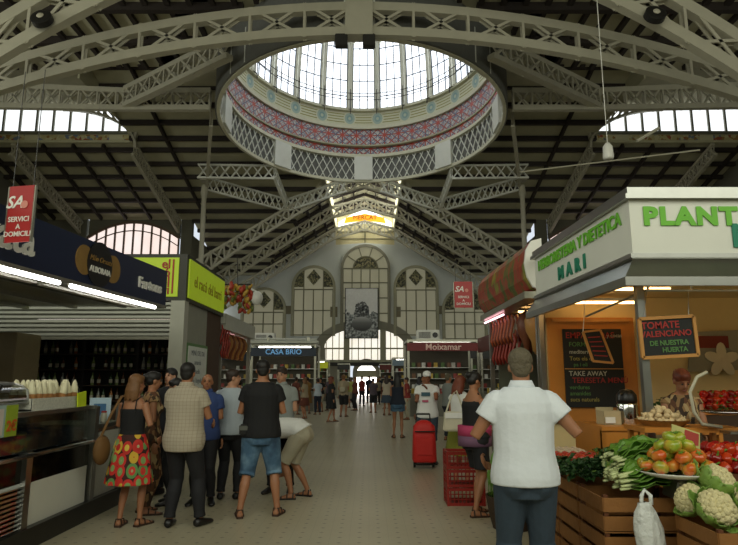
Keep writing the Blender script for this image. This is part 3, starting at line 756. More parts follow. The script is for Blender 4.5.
for i, (s0, s1) in enumerate(((1.0, 4.35), (4.5, 6.95))):
    f = thing('fluorescent_lamp', 'bright fluorescent tube under the navy fascia, %s one' % ('nearer' if i == 0 else 'farther'), 'lamp', al((s0 + s1) / 2, -.14, 2.72), 'tubes under the navy fascia')
    MB().prism([al(s0, -.32, 2.76), al(s1, -.32, 2.76), al(s1, -.42, 2.76), al(s0, -.42, 2.76)], (0, 0, 1), .05).build('batten', m_white, f)
    MB().tube([al(s0 + .05, -.0, 2.755), al(s1 - .05, -.0, 2.755)], .028, 10).build('tube', e_tube, f)
# counter
ct = thing('bar_counter', 'steel display counter of the left bar with louvre and white panel', 'counter', (-3.6, 5.8, 0))
b = MB(); b.box2((-4.2, 3.0, 0), (-3.22, 8.2, .2)); b.build('plinth', mat('dark_steel', '3a3935', .35, metal=.7), ct)
b = MB(); b.box2((-4.2, 3.0, .2), (-3.32, 8.2, .6)); b.box2((-4.2, 3.0, .6), (-3.30, 7.42, .86)); b.build('body', mat('dark_polished_steel', '2b2a26', .12, metal=.9, var=.2, vs=1.5), ct)
b = MB(); b.box2((-3.33, 6.08, .2), (-3.29, 7.28, .6)); b.box2((-3.33, 7.5, .2), (-3.29, 8.15, .95)); b.build('panel', m_whitep, ct)
b = MB()
for k in range(11): b.box((-3.29, 5.0, .18 + k * .042), (.05, 1.9, .02), M=Matrix.Rotation(.6, 3, 'Y'))
b.build('louvre', m_chrome, ct)
for y in (5.98, 7.38, 8.17): MB().box2((-3.34, y - .05, .1), (-3.25, y + .05, .9 if y < 7 else 1.27)).build('post', m_steel, ct)
b = MB(); b.tube([(-3.24, 3.0, .87), (-3.24, 7.36, .87)], .022, 8); b.tube([(-3.24, 4.9, .87), (-3.28, 4.9, 1.0)], .014, 6); b.build('rail', m_chrome, ct)
b = MB(); b.box2((-4.2, 3.0, 1.24), (-3.28, 7.42, 1.28)); b.box2((-4.2, 7.42, 1.0), (-3.28, 8.2, 1.05)); b.build('worktop', m_steel, ct)
MB().box2((-3.33, 3.0, .9), (-3.31, 7.36, 1.23)).build('glass_front', m_gls, ct)
b = MB(); b.box2((-4.2, 3.0, .86), (-4.1, 7.42, 1.24)); b.build('back_panel', m_steel, ct)
# goods behind the counter glass
m_bluet = mat('blue_tray', '2d5a86', .5); m_orange = mat('orange_carton', 'c0722a', .6); m_paleb = mat('pale_carton', 'b9b7a6', .6)
tr0 = None
for k in range(9):
    y = 3.6 + k * .42; m_ = (m_orange, m_paleb, m_orange, m_paleb, m_bluet, m_bluet, m_bluet, m_bluet, m_bluet)[k]
    nm_ = {id(m_orange): 'orange carton', id(m_paleb): 'pale carton', id(m_bluet): 'blue tray'}[id(m_)]
    t_ = thing('display_tray' if m_ is m_bluet else 'carton', '%s behind the glass of the left bar counter, number %s from the near end' % (nm_, ('one', 'two', 'three', 'four', 'five', 'six', 'seven', 'eight', 'nine')[k]), 'tray' if m_ is m_bluet else 'box', (-3.6, y, .88), 'goods behind the counter glass')
    b = MB(); w_ = .17
    b.box2((-3.8, y - w_, .87), (-3.4, y + w_, .89)); 
    for (p, q) in (((-3.8, y - w_, .87), (-3.79, y + w_, 1.1)), ((-3.41, y - w_, .87), (-3.4, y + w_, 1.05)), ((-3.8, y - w_, .87), (-3.4, y - w_ + .01, 1.07)), ((-3.8, y + w_ - .01, .87), (-3.4, y + w_, 1.07))): b.box2(p, q)
    b.build('body', m_, t_)
    b = MB()
    for i in range(10): b.ell((-3.72 + .24 * rnd.random(), y - .12 + .24 * rnd.random(), 1.0 + .04 * rnd.random()), (.05, .04, .04), 8, 6)
    b.build('contents', (mat('glazed_pastry', 'b4824a', .4) if k % 2 else mat('pale_pastry', 'd2c39a', .5)), t_, smooth=True)
# curved glass food cover on the worktop
cv = thing('food_cover', 'curved clear food cover with steel edges on the near end of the bar counter', 'cover', (-3.75, 5.3, 1.28))
b = MB(); rings = []
for y in (4.6, 6.1): rings.append([V((-3.75 + .36 * cos(a), y, 1.36 + .2 * sin(a) ** .4)) for a in [pi * k / 10 for k in range(11)]])
b.loft(rings, cap=False, closed=False); b.build('shell', glass('smoky_cover', 'b8bcb4', .35), cv, smooth=True)
b = MB()
for y in (4.6, 6.1): b.tube([V((-3.75 + .36 * cos(a), y, 1.36 + .2 * max(0, sin(a)) ** .4)) for a in [pi * k / 10 for k in range(11)]], .012, 6)
b.tube([(-3.39, 4.6, 1.36), (-3.39, 6.1, 1.36)], .015, 6); b.tube([(-3.55, 4.6, 1.55), (-3.55, 6.1, 1.55)], .01, 6); b.build('edge', m_steel, cv)
# tray of meringues
ty = thing('pastry_tray', 'speckled white tray standing on the bar counter under the meringue cones', 'tray', (-3.45, 6.65, 1.28))
b = MB()
b.box2((-3.75, 6.1, 1.28), (-3.35, 7.2, 1.295))
for p, q in (((-3.36, 6.1, 1.28), (-3.345, 7.2, 1.4)), ((-3.75, 6.1, 1.28), (-3.735, 7.2, 1.4)), ((-3.75, 6.1, 1.28), (-3.35, 6.115, 1.4)), ((-3.75, 7.185, 1.28), (-3.35, 7.2, 1.4))): b.box2(p, q)
b.build('body', mat('speckled_paper', 'c2c1b4', .6, var=.5, vs=60), ty)
m_mer = mat('white_meringue', 'ddd7b4', .6); m_cone = mat('toasted_wafer', 'a8743f', .6)
def meringue():
    r = thing('meringue_cone', 'white piped meringue on a toasted wafer in the speckled tray', 'pastry', (0, 0, 0), 'meringue cones in the speckled tray')
    MB().lathe([(.02, 0), (.04, .12), (.042, .14)], (0, 0, 0), 10).build('wafer', m_cone, r)
    MB().lathe([(.03, .13), (.045, .15), (.038, .18), (.042, .2), (.028, .23), (.03, .245), (.008, .29)], (0, 0, 0), 10).build('cream', m_mer, r, smooth=True)
    return r
m0 = meringue(); sp = [(-3.41 - .1 * i, 6.2 + .108 * j + .02 * (i % 2)) for i in range(3) for j in range(9)]
for i, (x, y) in enumerate(sp):
    o = m0 if i == 0 else copy_tree(m0)
    o.location = (x, y, 1.297); o.rotation_euler = (rnd.uniform(-.2, .2), rnd.uniform(-.05, .2), rnd.random() * 6)
# small yellow-green price tag
t_ = thing('price_tag', 'fluorescent yellow price tag on the far end of the meringue tray', 'tag', (-3.3, 7.1, 1.3))
MB().box((-3.31, 7.06, 1.36), (.012, .2, .17), M=Matrix.Rotation(.1, 3, 'X')).build('card', mat('fluorescent_card', 'c8dc20', .6), t_)
MB().box((-3.33, 7.06, 1.29), (.03, .05, .03)).build('clip', m_black, t_)
# price picture sign near the frame edge
t_ = thing('picture_sign', 'small sign with a red drink picture and yellow price on the near counter edge', 'sign', (-3.28, 5.35, 1.1))
MB().box2((-3.29, 5.0, 1.08), (-3.27, 5.72, 1.36)).build('card', mat('pale_blue_card', '9fb4b4', .5), t_)
MB().box2((-3.268, 5.05, 1.1), (-3.262, 5.5, 1.33)).build('sheet', mat('pinkish_sheet', 'cfc4bc', .5), t_)
MB().ell((-3.262, 5.28, 1.18), (.006, .1, .08), 12, 8).build('drink', mat('red_drink', 'a03838', .5), t_)
MB().box2((-3.268, 5.54, 1.08), (-3.262, 5.72, 1.36)).build('strip', mat('yellow_green_strip', '93a82c', .5), t_)
text('2€', 'lettering', mat('orange_print', 'c2561c', .5), t_, .13, (-3.258, 5.63, 1.17), (0, 1, 0), (0, 0, 1), ext=.002, bold=.004)
t_ = thing('tap_lever', 'black beer tap lever rising behind the picture sign on the left bar', 'tap', (-3.5, 5.5, 1.28)); 
MB().lathe([(.035, 0), (.03, .1), (.02, .12)], (-3.36, 5.45, 1.28), 10).build('base', m_steel, t_); MB().tube([(-3.36, 5.45, 1.38), (-3.34, 5.46, 1.46), (-3.33, 5.5, 1.54)], [.02, .03, .034], 10).build('handle', m_black, t_)
# leaflets and jars on the far end of the bar
t_ = thing('leaflet_stand', 'blue and white leaflet in a stand on the far end of the bar', 'leaflet', (-3.6, 8.6, 1.15))
MB().box((-3.5, 8.0, 1.2), (.26, .02, .3), rz=.2).build('leaflet', mat('pale_blue_paper', 'a9c0cc', .5), t_); MB().box((-3.498, 7.986, 1.2), (.15, .01, .15), rz=.2).build('picture', mat('blue_print', '35638a', .5), t_)
MB().box((-3.5, 8.02, 1.06), (.28, .1, .02), rz=.2).build('foot', m_gls, t_)
for i, (x, y, c_, nm_) in enumerate(((-3.42, 7.62, 'c9c6b2', 'white'), (-3.5, 7.78, 'b7862f', 'amber'), (-3.38, 7.85, 'a3a18f', 'grey'))):
    t_ = thing('jar', '%s jar on the far low end of the bar counter' % nm_, 'jar', (x, y, 1.05), 'jars on the far end of the bar')
    MB().lathe([(.035, 0), (.04, .02), (.04, .1), (.03, .12)], (x, y, 1.05), 12).build('body', mat('jar_' + nm_, c_, .3), t_, smooth=True); MB().lathe([(.033, .12), (.033, .14)], (x, y, 1.05), 12).build('lid', m_red, t_)
# inside of the bar
w = MB(); w.box2((-8.3, 2.5, 0), (-8.1, 12, 2.86)); w.box2((-8.1, 2.5, 0), (-6.9, 2.6, 2.8)); struct(w, 'wall_bar', m_brown)
cb = thing('tall_cabinet', 'tall beige cabinet standing inside the left bar', 'cabinet', (-6.6, 10.9, 0))
MB().box2((-7.4, 10.6, 0), (-6.2, 11.4, 2.4)).build('body', mat('beige_laminate', '75694f', .5), cb, bevel=.01)
MB().box2((-6.82, 10.57, .1), (-6.78, 10.6, 2.35)).build('seam', m_black, cb); MB().box2((-6.74, 10.54, 1.0), (-6.71, 10.6, 1.4)).build('handle', m_steel, cb)

# ---------- LEFT: bar with the green corner sign
m_green = mat('lime_sign_panel', 'a8c01e', .45, var=.05, emit=.25); m_rletter = mat('dark_red_letter', 'a32418', .5)
gs = thing('corner_sign', 'lime green corner sign box with red letters above the grey shutter', 'sign', (-3.75, 12, 3.2))
b = MB(); b.box2((-8, 12, 3.14), (-3.7, 15.2, 4.1)); b.build('box', mat('dark_sign_frame', '2c2a20', .5), gs)
MB().box2((-7.9, 11.97, 3.22), (-3.86, 12.0, 4.02)).build('front_panel', m_green, gs)
MB().box2((-3.7, 12.12, 3.22), (-3.67, 15.1, 4.02)).build('side_panel', m_green, gs)
for i, s_ in enumerate(('el', 'racó', 'del', 'barri')): text(s_, 'lettering', m_rletter, gs, .26, (-4.02, 11.96, 3.88 - i * .175), (1, 0, 0), (0, 0, 1), ext=.008, align='RIGHT', bold=.005)
MB().box2((-3.98, 11.95, 3.28), (-3.95, 11.97, 3.98)).build('red_line', m_rletter, gs)
m_faint = mat('ochre_letter', '9a8a1c', .5)
text('el racó del barri', 'lettering', m_faint, gs, .36, (-3.66, 13.6, 3.6), (0, 1, 0), (0, 0, 1), ext=.004)
sh = thing('roller_shutter', 'half lowered grey roller shutter under the lime green sign', 'shutter', (-6, 12.1, 2.4))
pr = []
zz = 2.42
b = MB()
while zz < 3.12: b.prism([(-8, 12.05, zz), (-8, 11.98, zz + .02), (-8, 11.98, zz + .065), (-8, 12.05, zz + .085)], (4.02, 0, 0), 1); zz += .088
b.build('slats', mat('grey_shutter', 'a3a398', .45, metal=.3), sh)
MB().box2((-8, 11.97, 2.36), (-3.98, 12.08, 2.42)).build('bottom_bar', m_trim, sh)
po = thing('corner_post', 'pale grey square post at the corner under the lime green sign', 'post', (-3.85, 12.1, 0))
MB().box2((-3.98, 11.98, 0), (-3.7, 12.25, 3.14)).build('shaft', mat('pale_grey_paint', 'a6a597', .5), po); MB().box2((-4.0, 11.95, 0), (-3.68, 12.27, .15)).build('foot', m_dark, po)
w = MB(); w.box2((-8.2, 14.6, 0), (-3.9, 14.8, 3.14)); w.box2((-8.2, 12.0, 0), (-8.05, 14.8, 3.14)); w.box2((-3.9, 13.9, 0), (-3.76, 15.2, 3.14)); struct(w, 'wall_corner_bar', m_brown)
cb = thing('bottle_shelves', 'dark shelving full of bottles at the back of the corner bar', 'shelf', (-5.6, 13.9, 0))
b = MB()
for z in (1.1, 1.45, 1.8, 2.15, 2.5): b.box2((-7.6, 13.6, z - .02), (-4.1, 14.0, z))
b.build('shelf', mat('dark_shelf_wood', '3a2c20', .5), cb)
b = MB()
for x in (-7.6, -6.4, -5.2, -4.1): b.box2((x - .03, 13.58, 0), (x + .03, 14.02, 2.7))
b.box2((-7.6, 14.0, 0), (-4.1, 14.03, 2.7)); b.build('frame', m_black, cb)
bcol = [('dark green', '24401f'), ('brown', '4e2c14'), ('clear', '8f9188'), ('pale green', '7b8a52'), ('amber', 'a2662a')]
bot0 = {}
for nm_, c_ in bcol:
    r = thing('bottle', '%s glass bottle on the shelves at the back of the corner bar' % nm_, 'bottle', (0, 0, 0), 'bottles at the back of the corner bar')
    MB().lathe([(.036, 0), (.038, .02), (.038, .16), (.014, .22), (.014, .28)], (0, 0, 0), 8).build('body', mat('bottle_' + nm_.replace(' ', '_'), c_, .2, var=0), r, smooth=True)
    MB().lathe([(.039, .05), (.039, .13)], (0, 0, 0), 8).build('label_band', mat('bottle_label', 'b8b09a', .6), r); bot0[nm_] = [r, 0]
for z in (1.1, 1.45, 1.8, 2.15):
    for k in range(24):
        x = -7.5 + k * .14
        if abs(x + 6.4) < .06 or abs(x + 5.2) < .06 or rnd.random() < .12: continue
        nm_ = rnd.choice(bcol)[0]; q = bot0[nm_]
        o = q[0] if not q[1] else copy_tree(q[0]); q[1] = 1; o.location = (x, 13.72 + rnd.random() * .08, z)
MB().box2((-7.4, 13.35, 2.9), (-4.3, 13.4, 2.93)).build('tube', emitter('added_shelf_glow', 'ffe0b0', 2.0), cb)  # weak glowing strip added to brighten the bottle shelves
cb = thing('back_counter', 'dark counter of the corner bar below the shutter', 'counter', (-5.9, 12.4, 0))
MB().box2((-8, 12.3, 0), (-4.05, 12.9, 1.0)).build('body', m_brown, cb); MB().box2((-8, 12.22, 1.0), (-4.0, 12.95, 1.05)).build('top', m_steel, cb)
nb = thing('notice_board', 'white notice sheet with green frame on the side of the corner bar', 'notice', (-3.7, 12.9, 1.2))
MB().box2((-3.76, 12.28, 1.1), (-3.70, 13.85, 2.32)).build('frame', mat('green_frame', '4f7a3a', .5), nb)
MB().box2((-3.70, 12.36, 1.16), (-3.69, 13.77, 2.26)).build('sheet', mat('white_sheet', 'cdd0c8', .5), nb)
for i, s_ in enumerate(('MENÚ DEL DIA', 'amanida', 'paella', 'pa i beguda', '9,50')): text(s_, 'lettering', mat('grey_ink', '6d7378', .7), nb, .15, (-3.687, 13.07, 2.12 - i * .19), (0, 1, 0), (0, 0, 1), ext=.001)
w = MB(); w.box2((-3.9, 12.25, 0), (-3.76, 13.9, 3.14)); struct(w, 'wall_corner_bar_side', mat('greyish_partition', '8a8a7c', .6))

# ---------- a generic market stall further off
def goods(nm, lab, cat, grp, pts, cols, size, kind='box'):
    "small wares standing on a shelf"
    prot = {}
    for i, p in enumerate(pts):
        cn, cc_ = cols[i % len(cols)]
        if cn not in prot:
            b = MB(); sx, sy, sz = size
            if kind == 'box': b.box((0, 0, sz / 2), (sx, sy, sz))
            elif kind == 'round': b.ell((0, 0, sz / 2), (sx / 2, sy / 2, sz / 2), 10, 7)
            elif kind == 'ham': b.lathe([(.01, 0), (sx * .28, -.06), (sx * .5, -.22), (sx * .45, -.38), (sx * .2, -.55), (sx * .14, -.7), (.01, -.72)], (0, 0, 0), 12)
            elif kind == 'link': b.tube([(0, 0, 0), (.03, 0, -.12), (0, .02, -.25), (-.03, 0, -.38), (0, 0, -.5)], [.012, .03, .022, .03, .01], 8)
            o = b.build(nm, mat(nm + '_' + cn.replace(' ', '_'), cc_, .5), smooth=kind != 'box'); tag(o, '%s %s' % (cn, lab), cat, grp)
            prot[cn] = o; q = o
        else: q = copy_tree(prot[cn])
        q.location = V(p); q.rotation_euler = (0, 0, rnd.uniform(-.4, .4) if kind != 'ham' else rnd.random() * 6)
def stall(x0, x1, y0, y1, zs, zt, sign, scol, lcol, label, lab2, side=1, signh=.42, seed=1, shelves=(1.1, 1.6, 2.1), tube=True, goods_n=9, gcols=None, fs=.3):
    r = thing('market_stall', label, 'stall', ((x0 + x1) / 2, (y0 + y1) / 2, 0))
    b = MB(); b.box2((x0, y0, zt), (x1, y1, zt + .1)); b.build('canopy', m_trim, r)
    b = MB(); b.box2((x0, y0 - .04, zs), (x1, y0 + .08, zs + signh)); sgn = b.build('sign_board', scol, r)
    if sign: text(sign, 'lettering', lcol, sgn, fs, ((x0 + x1) / 2, y0 - .05, zs + signh * .48), (1, 0, 0), (0, 0, 1), ext=.01, bold=.004)
    for x in (x0 + .05, x1 - .05):
        for y in (y0 + .05, y1 - .05): MB().box2((x - .05, y - .05, 0), (x + .05, y + .05, zt)).build('post', m_trim, r)
    b = MB(); b.box2((x0 + .1, y1 - .2, 0), (x1 - .1, y1 - .15, zt)); b.build('back_panel', mat('stall_back_panel', '4b4638', .7), r)
    b = MB(); b.box2((x0, y0 + .15, 0), (x1, y0 + .75, .95)); b.build('counter', mat('stall_counter_steel', '77756a', .35, metal=.5), r)
    for z in shelves: MB().box2((x0 + .1, y1 - .6, z - .03), (x1 - .1, y1 - .2, z)).build('shelf', m_steel, r)
    if tube: MB().box2((x0 + .3, y0 + .4, zt - .08), (x1 - .3, y0 + .46, zt - .04)).build('tube', e_tube, r)
    n = goods_n; pts = []
    for z in shelves: pts += [(x0 + .3 + (x1 - x0 - .6) * (k + rnd.random() * .5) / n, y1 - .4, z) for k in range(n)]
    pts += [(x0 + .2 + (x1 - x0 - .4) * (k + rnd.random() * .5) / n, y0 + .4, .95) for k in range(n)]
    goods('packet', lab2, 'packet', 'wares of the stall: ' + lab2, pts, gcols or [('white', 'c9c8bc'), ('red', '8c2f26'), ('yellow', 'b59a3c'), ('green', '4f6c34'), ('brown', '6c4a2c')], (.16, .12, .22))
    return r
m_lb = mat('light_blue_letter', '6fa8d8', .5, emit=.3); m_sb = mat('dark_blue_sign', '1c2a3c', .5); m_yl = mat('yellow_sign', 'c6cc28', .5, emit=.15)
stall(-5.85, -2.62, 30, 32.4, 2.68, 3.2, 'CASA BRIO', m_sb, m_lb, 'left stall with dark blue sign and lit shelves beyond the corner bar', 'packet in the stall with the dark blue sign', fs=.36)
stall(1.64, 4.75, 26, 28.6, 2.76, 3.15, 'Moixamar', mat('maroon_sign', '7a1c1c', .5), mat('pinkish_letter', 'd8b8a8', .5, emit=.1), 'right stall with maroon sign and bright tubes under its canopy', 'packet in the stall with the maroon sign', signh=.34, fs=.38)
stall(-4.3, -2.9, 43, 45, 2.3, 2.8, '', m_yl, m_black, 'small far left stall with a bright yellow sign', 'packet in the far stall with the yellow sign', goods_n=5)
stall(-2.6, -1.6, 50, 52, 2.3, 2.7, '', m_black, m_black, 'dark little stall left of the far doorway', 'packet in the dark stall left of the doorway', goods_n=4)
stall(1.7, 3.4, 44, 46, 2.5, 3.0, '', mat('grey_blue_sign', '7f93a0', .5), m_black, 'far right stall with a grey-blue sign', 'packet in the far stall with the grey-blue sign', goods_n=5)
stall(.9, 2.2, 51, 53, 2.3, 2.7, '', mat('dark_red_sign', '6c2418', .5), m_black, 'small dark stall right of the far doorway', 'packet in the dark stall right of the doorway', goods_n=4)
rb = thing('roof_beam', 'long pale beam with pipes lying on the roof of the dark blue sign stall', 'beam', (-5, 30, 3.3))
MB().box2((-7.4, 29.6, 3.3), (-2.5, 30.1, 3.42)).build('beam', mat('pale_roof_beam', 'bdbdb0', .5), rb)
MB().tube([(-7.4, 29.9, 3.55), (-2.6, 29.9, 3.5)], .05, 8).build('pipe', mat('pale_roof_pipe', 'c9c9be', .5), rb)
for x in (-7, -5, -3): MB().box2((x - .06, 29.8, 3.42), (x + .06, 30.0, 3.6)).build('bracket', m_trim, rb)
# yellow letters on the small sign are too far off to read: three dark strokes
# ---------- LEFT: meat stall after the corner bar
ms = thing('market_stall', 'left stall of cured meat with white canopy beams behind the lime green sign', 'stall', (-4.5, 19.5, 0))
b = MB(); b.box2((-7.5, 15.4, 2.95), (-3.8, 19.5, 3.05)); b.build('canopy', m_whitep, ms)
b = MB(); b.box2((-3.9, 15.4, 2.85), (-3.7, 19.5, 3.25)); b.box2((-7.5, 15.4, 2.9), (-3.7, 15.5, 3.2)); b.box2((-7.5, 19.4, 2.85), (-3.7, 19.5, 3.2)); b.build('canopy_edge', mat('pale_beam', 'b9b9ac', .5), ms)
for y in (15.6, 19.3): MB().box2((-3.9, y - .05, 0), (-3.8, y + .05, 2.9)).build('post', m_trim, ms)
b = MB(); b.box2((-4.3, 15.5, 0), (-3.5, 19.4, .95)); b.build('counter', m_whitep, ms)
b = MB(); b.box2((-6.6, 15.4, 0), (-6.5, 19.4, 2.95)); b.build('back_panel', mat('red_brown_panel', '5a3226', .6), ms)
MB().box2((-4.25, 16, 2.84), (-4.2, 19, 2.88)).build('tube', e_pink, ms); MB().box2((-5.2, 15.8, 2.84), (-5.15, 19, 2.88)).build('tube', e_tube, ms)
goods('sausage', 'sausage hanging at the corner of the left meat stall', 'sausage', 'sausages hanging at the left meat stall', [(-3.75 - .12 * (k % 3), 15.3 + .12 * (k // 3), 2.95 - .33 * (k % 2)) for k in range(24)], [('red', '8e2c1e'), ('dark red', '5e1c14'), ('orange red', 'a8482a')], (1, 1, 1), 'link')
goods('ham', 'cured ham hanging inside the left meat stall', 'ham', 'hams hanging inside the left meat stall', [(-4.0, 16.0 + .34 * k, 2.85) for k in range(10)], [('brown', '6e3a1e'), ('ochre', '9c6b34')], (.34, .3, .7), 'ham')
goods('red_packet', 'packet of meat on the counter of the left meat stall', 'packet', 'meat packets on the left meat counter', [(-3.75 + .15 * (k % 2), 15.7 + .14 * k, .95) for k in range(26)], [('red', '8e2c24'), ('white', 'c9c3b8'), ('pink', 'b8706a')], (.2, .22, .16))
MB().tube([(-4.05, 15.25, 2.93), (-4.05, 19.3, 2.93)], .015, 6).build('hanging_rail', m_steel, ms)
MB().tube([(-3.65, 15.3, 2.97), (-4.1, 15.3, 2.97)], .012, 6).build('hanging_rail', m_steel, ms)
# bunches hanging in front
hb = thing('hanging_garland', 'garland of dried peppers and gourds hung at the left near the column', 'garland', (-3.5, 16, 3.4))
r_ = random.Random(3)
for nm_, c_, n_ in (('red_peppers', '9a3018', 34), ('gold_gourds', 'b08a30', 26), ('green_peppers', '5f6a26', 14)):
    b = MB()
    for k in range(n_): b.ell((-3.9 + .75 * r_.random(), 15.9 + .3 * r_.random(), 3.35 + .75 * r_.random() ** .8), (.05, .05, .09), 7, 6, Matrix.Rotation(r_.uniform(-.8, .8), 3, 'Y'))
    b.build(nm_, mat(nm_, c_, .5), hb, smooth=True)
MB().tube([(-3.9, 16.05, 4.1), (-3.2, 16.05, 4.1)], .02, 6).build('rail', m_dark, hb); MB().tube([(-3.55, 16.05, 4.1), (-3.6, 16.05, 4.9)], .01, 5).build('cord', m_dark, hb)
# grey machines on the stall roofs
def ac(x, y, z, lab):
    r = thing('air_conditioner', lab, 'air conditioner', (x, y, z))
    MB().box2((x - .5, y, z), (x + .5, y + .5, z + .45)).build('case', m_white, r, bevel=.02); b = MB()
    for k in range(6): b.box2((x - .42, y - .02, z + .1 + k * .045), (x + .1, y, z + .12 + k * .045))
    b.build('grille', m_black, r); MB().lathe([(.02, 0), (.12, 0), (.12, .03)], (x + .3, y - .0, z + .22), 14, Matrix.Rotation(pi / 2, 3, 'X')).build('fan', m_black, r)
ac(-4.9, 18.8, 3.05, 'white air conditioner on the roof of the left meat stall'); ac(-5.3, 30.5, 3.42, 'white air conditioner on the roof of the stall with the dark blue sign')
ac(2.6, 26.4, 3.25, 'white air conditioner on the roof of the maroon sign stall')

# ---------- RIGHT: herbalist and produce stall
CX, CY = 2.45, 5.46
hs = thing('stall_canopy', 'white canopy sign with green lettering and steel trims over the produce stall', 'sign', (CX + 1.8, CY + 1.4, 2.4))
MB().box2((CX, CY, 2.74), (7.2, CY + .08, 3.26)).build('front_panel', m_whitep, hs)
MB().prism([(CX, CY + .02, 2.74), (CX + .08, CY + .02, 2.74), (CX - .02, 8.35, 2.74), (CX - .1, 8.35, 2.74)], (0, 0, 1), .52).build('side_panel', m_whitep, hs)
b = MB(); 
b.prism([(CX - .05, CY - .06, 3.26), (7.2, CY - .06, 3.26), (7.2, CY + .1, 3.26), (CX + .1, CY + .1, 3.26), (CX - .0, 8.4, 3.26), (CX - .15, 8.4, 3.26)], (0, 0, 1), .045)
b.prism([(CX - .02, CY - .03, 3.305), (7.2, CY - .03, 3.305), (7.2, CY + .1, 3.305), (CX + .1, CY + .1, 3.305), (CX - .0, 8.4, 3.305), (CX - .12, 8.4, 3.305)], (0, 0, 1), .07)
b.build('upper_trim', m_steel, hs)
ou = [(0, 2.74), (.03, 2.74), (.03, 2.70), (0, 2.69), (.15, 2.50), (.15, 2.42), (.11, 2.42), (.11, 2.49), (-.06, 2.69)]
rings = [[V((7.2, CY - o_, z)) for o_, z in ou], [V((CX - o_, CY - o_, z)) for o_, z in ou], [V((CX - .1 - o_, 8.4, z)) for o_, z in ou]]
MB().loft(rings).build('lower_trim', m_steel, hs)
MB().prism([(CX + .08, CY + .1, 2.70), (7.2, CY + .1, 2.70), (7.2, 8.4, 2.70), (CX - .02, 8.4, 2.70)], (0, 0, 1), .04).build('ceiling_panel', m_cream2, hs)
m_lg = mat('light_green_letter', '69b52c', .5, var=.03); m_teal = mat('teal_letter', '0f7a5c', .5, var=.03)
text('PLANTES', 'lettering', m_lg, hs, .235, (CX + .12, CY - .01, 3.09), (1, 0, 0), (0, 0, 1), ext=.006, align='LEFT', bold=.012, wscale=1.12, space=1.15)
text('MARI', 'lettering', m_teal, hs, .3, (CX + .93, CY - .01, 2.9), (1, 0, 0), (0, 0, 1), ext=.006, align='LEFT', bold=.012, wscale=1.1)
sdir = V((-.1 - .0, 8.35 - CY, 0)).normalized() * -1; 
text('HERBORISTERIA Y DIETETICA', 'lettering', m_lg, hs, .19, (CX - .062, 6.9, 3.12), sdir, (0, 0, 1), ext=.006, bold=.005, wscale=1.02)
text('MARI', 'lettering', m_teal, hs, .2, (CX - .062, 6.98, 2.88), sdir, (0, 0, 1), ext=.006, bold=.014, space=1.9, wscale=1.2)
for k, (x, y) in enumerate(((CX + .12, CY + .2), (CX - .07, 8.31))):
    t_ = thing('stall_post', 'steel corner post of the produce stall, %s' % ('beside the hanging tomato blackboard' if k == 0 else 'left of the orange pine panel'), 'post', (x, y, 0))
    MB().box2((x - .035, y - .035, 0), (x + .035, y + .035, 2.7)).build('shaft', m_steel, t_); MB().box2((x - .06, y - .06, 0), (x + .06, y + .06, .03)).build('foot', m_steel, t_)
w = MB(); w.box2((2.43, 8.28, 0), (7.2, 8.4, 2.72)); struct(w, 'wall_stall_back', m_cream2)
w = MB(); w.box2((7.2, 5.4, 0), (7.3, 8.4, 2.74)); struct(w, 'wall_stall_side', m_cream2)
# tubes under canopy
for i, (p, q, lab) in enumerate((((2.6, 5.75, 2.64), (3.9, 5.75, 2.64), 'front'), ((2.65, 8.0, 2.6), (3.6, 8.0, 2.6), 'back above the pine panel'), ((4.2, 6.6, 2.64), (5.6, 6.6, 2.64), 'middle right'), ((2.62, 6.9, 2.62), (3.5, 6.9, 2.62), 'middle left'))):
    t_ = thing('fluorescent_lamp', 'warm tube lamp under the produce stall canopy, %s one' % lab, 'lamp', ((p[0] + q[0]) / 2, p[1], 2.62), 'tubes under the produce stall canopy')
    MB().box2((p[0], p[1] - .04, p[2] + .02), (q[0], p[1] + .04, p[2] + .06)).build('batten', m_white, t_); MB().tube([p, q], .016, 8).build('tube', e_warm, t_)
# pine panel with the chalkboards
pp = thing('pine_panel', 'orange varnished pine panel behind the big chalkboard', 'panel', (3.0, 8.25, 1.05)); MB().box2((2.43, 8.2, 1.02), (3.62, 8.26, 2.42)).build('board', m_wood, pp, bevel=.008)
MB().box2((2.5, 8.17, 2.36), (3.55, 8.21, 2.4)).build('top_ledge', m_woodf, pp)
cbd = thing('chalkboard', 'big chalkboard with red, green and white writing on the orange pine panel', 'chalkboard', (3.0, 8.18, 1.23))
MB().box2((2.63, 8.16, 1.22), (3.42, 8.19, 2.26)).build('slate', mat('dark_slate', '191a17', .7), cbd)
MB().box2((2.63, 8.15, 1.72), (3.42, 8.165, 1.73)).build('divider', m_woodf, cbd)
rows = [('EMPANADAS', m_chalk_r, .115, 2.17, 2.66), ('y cocas', m_chalk_w, .07, 2.17, 3.22), ('FORMATGES', m_chalk_g, .085, 2.05, 2.7), ('mediterranis', m_chalk_w, .075, 1.95, 2.7), ('Tots els dies', m_chalk_y, .075, 1.86, 2.7), ('pa i oli', m_chalk_g, .07, 1.78, 2.75),
        ('TAKE AWAY', m_chalk_w, .09, 1.66, 2.68), ('TERESETA MENÚ', m_chalk_r, .1, 1.57, 2.72), ('verdures', m_chalk_g, .075, 1.48, 2.68), ('amanides', m_chalk_g, .075, 1.4, 2.68), ('sucs naturals', m_chalk_y, .075, 1.32, 2.68)]
for s_, m_, z_, h_, x_ in rows: text(s_, 'lettering', m_, cbd, z_, (x_, 8.155, h_), (1, 0, 0), (0, 0, 1), ext=.001, align='LEFT', bold=.001)
tb_ = thing('small_chalkboard', 'small tilted pine-framed chalkboard hanging before the big chalkboard', 'chalkboard', (2.72, 7.2, 2.0))
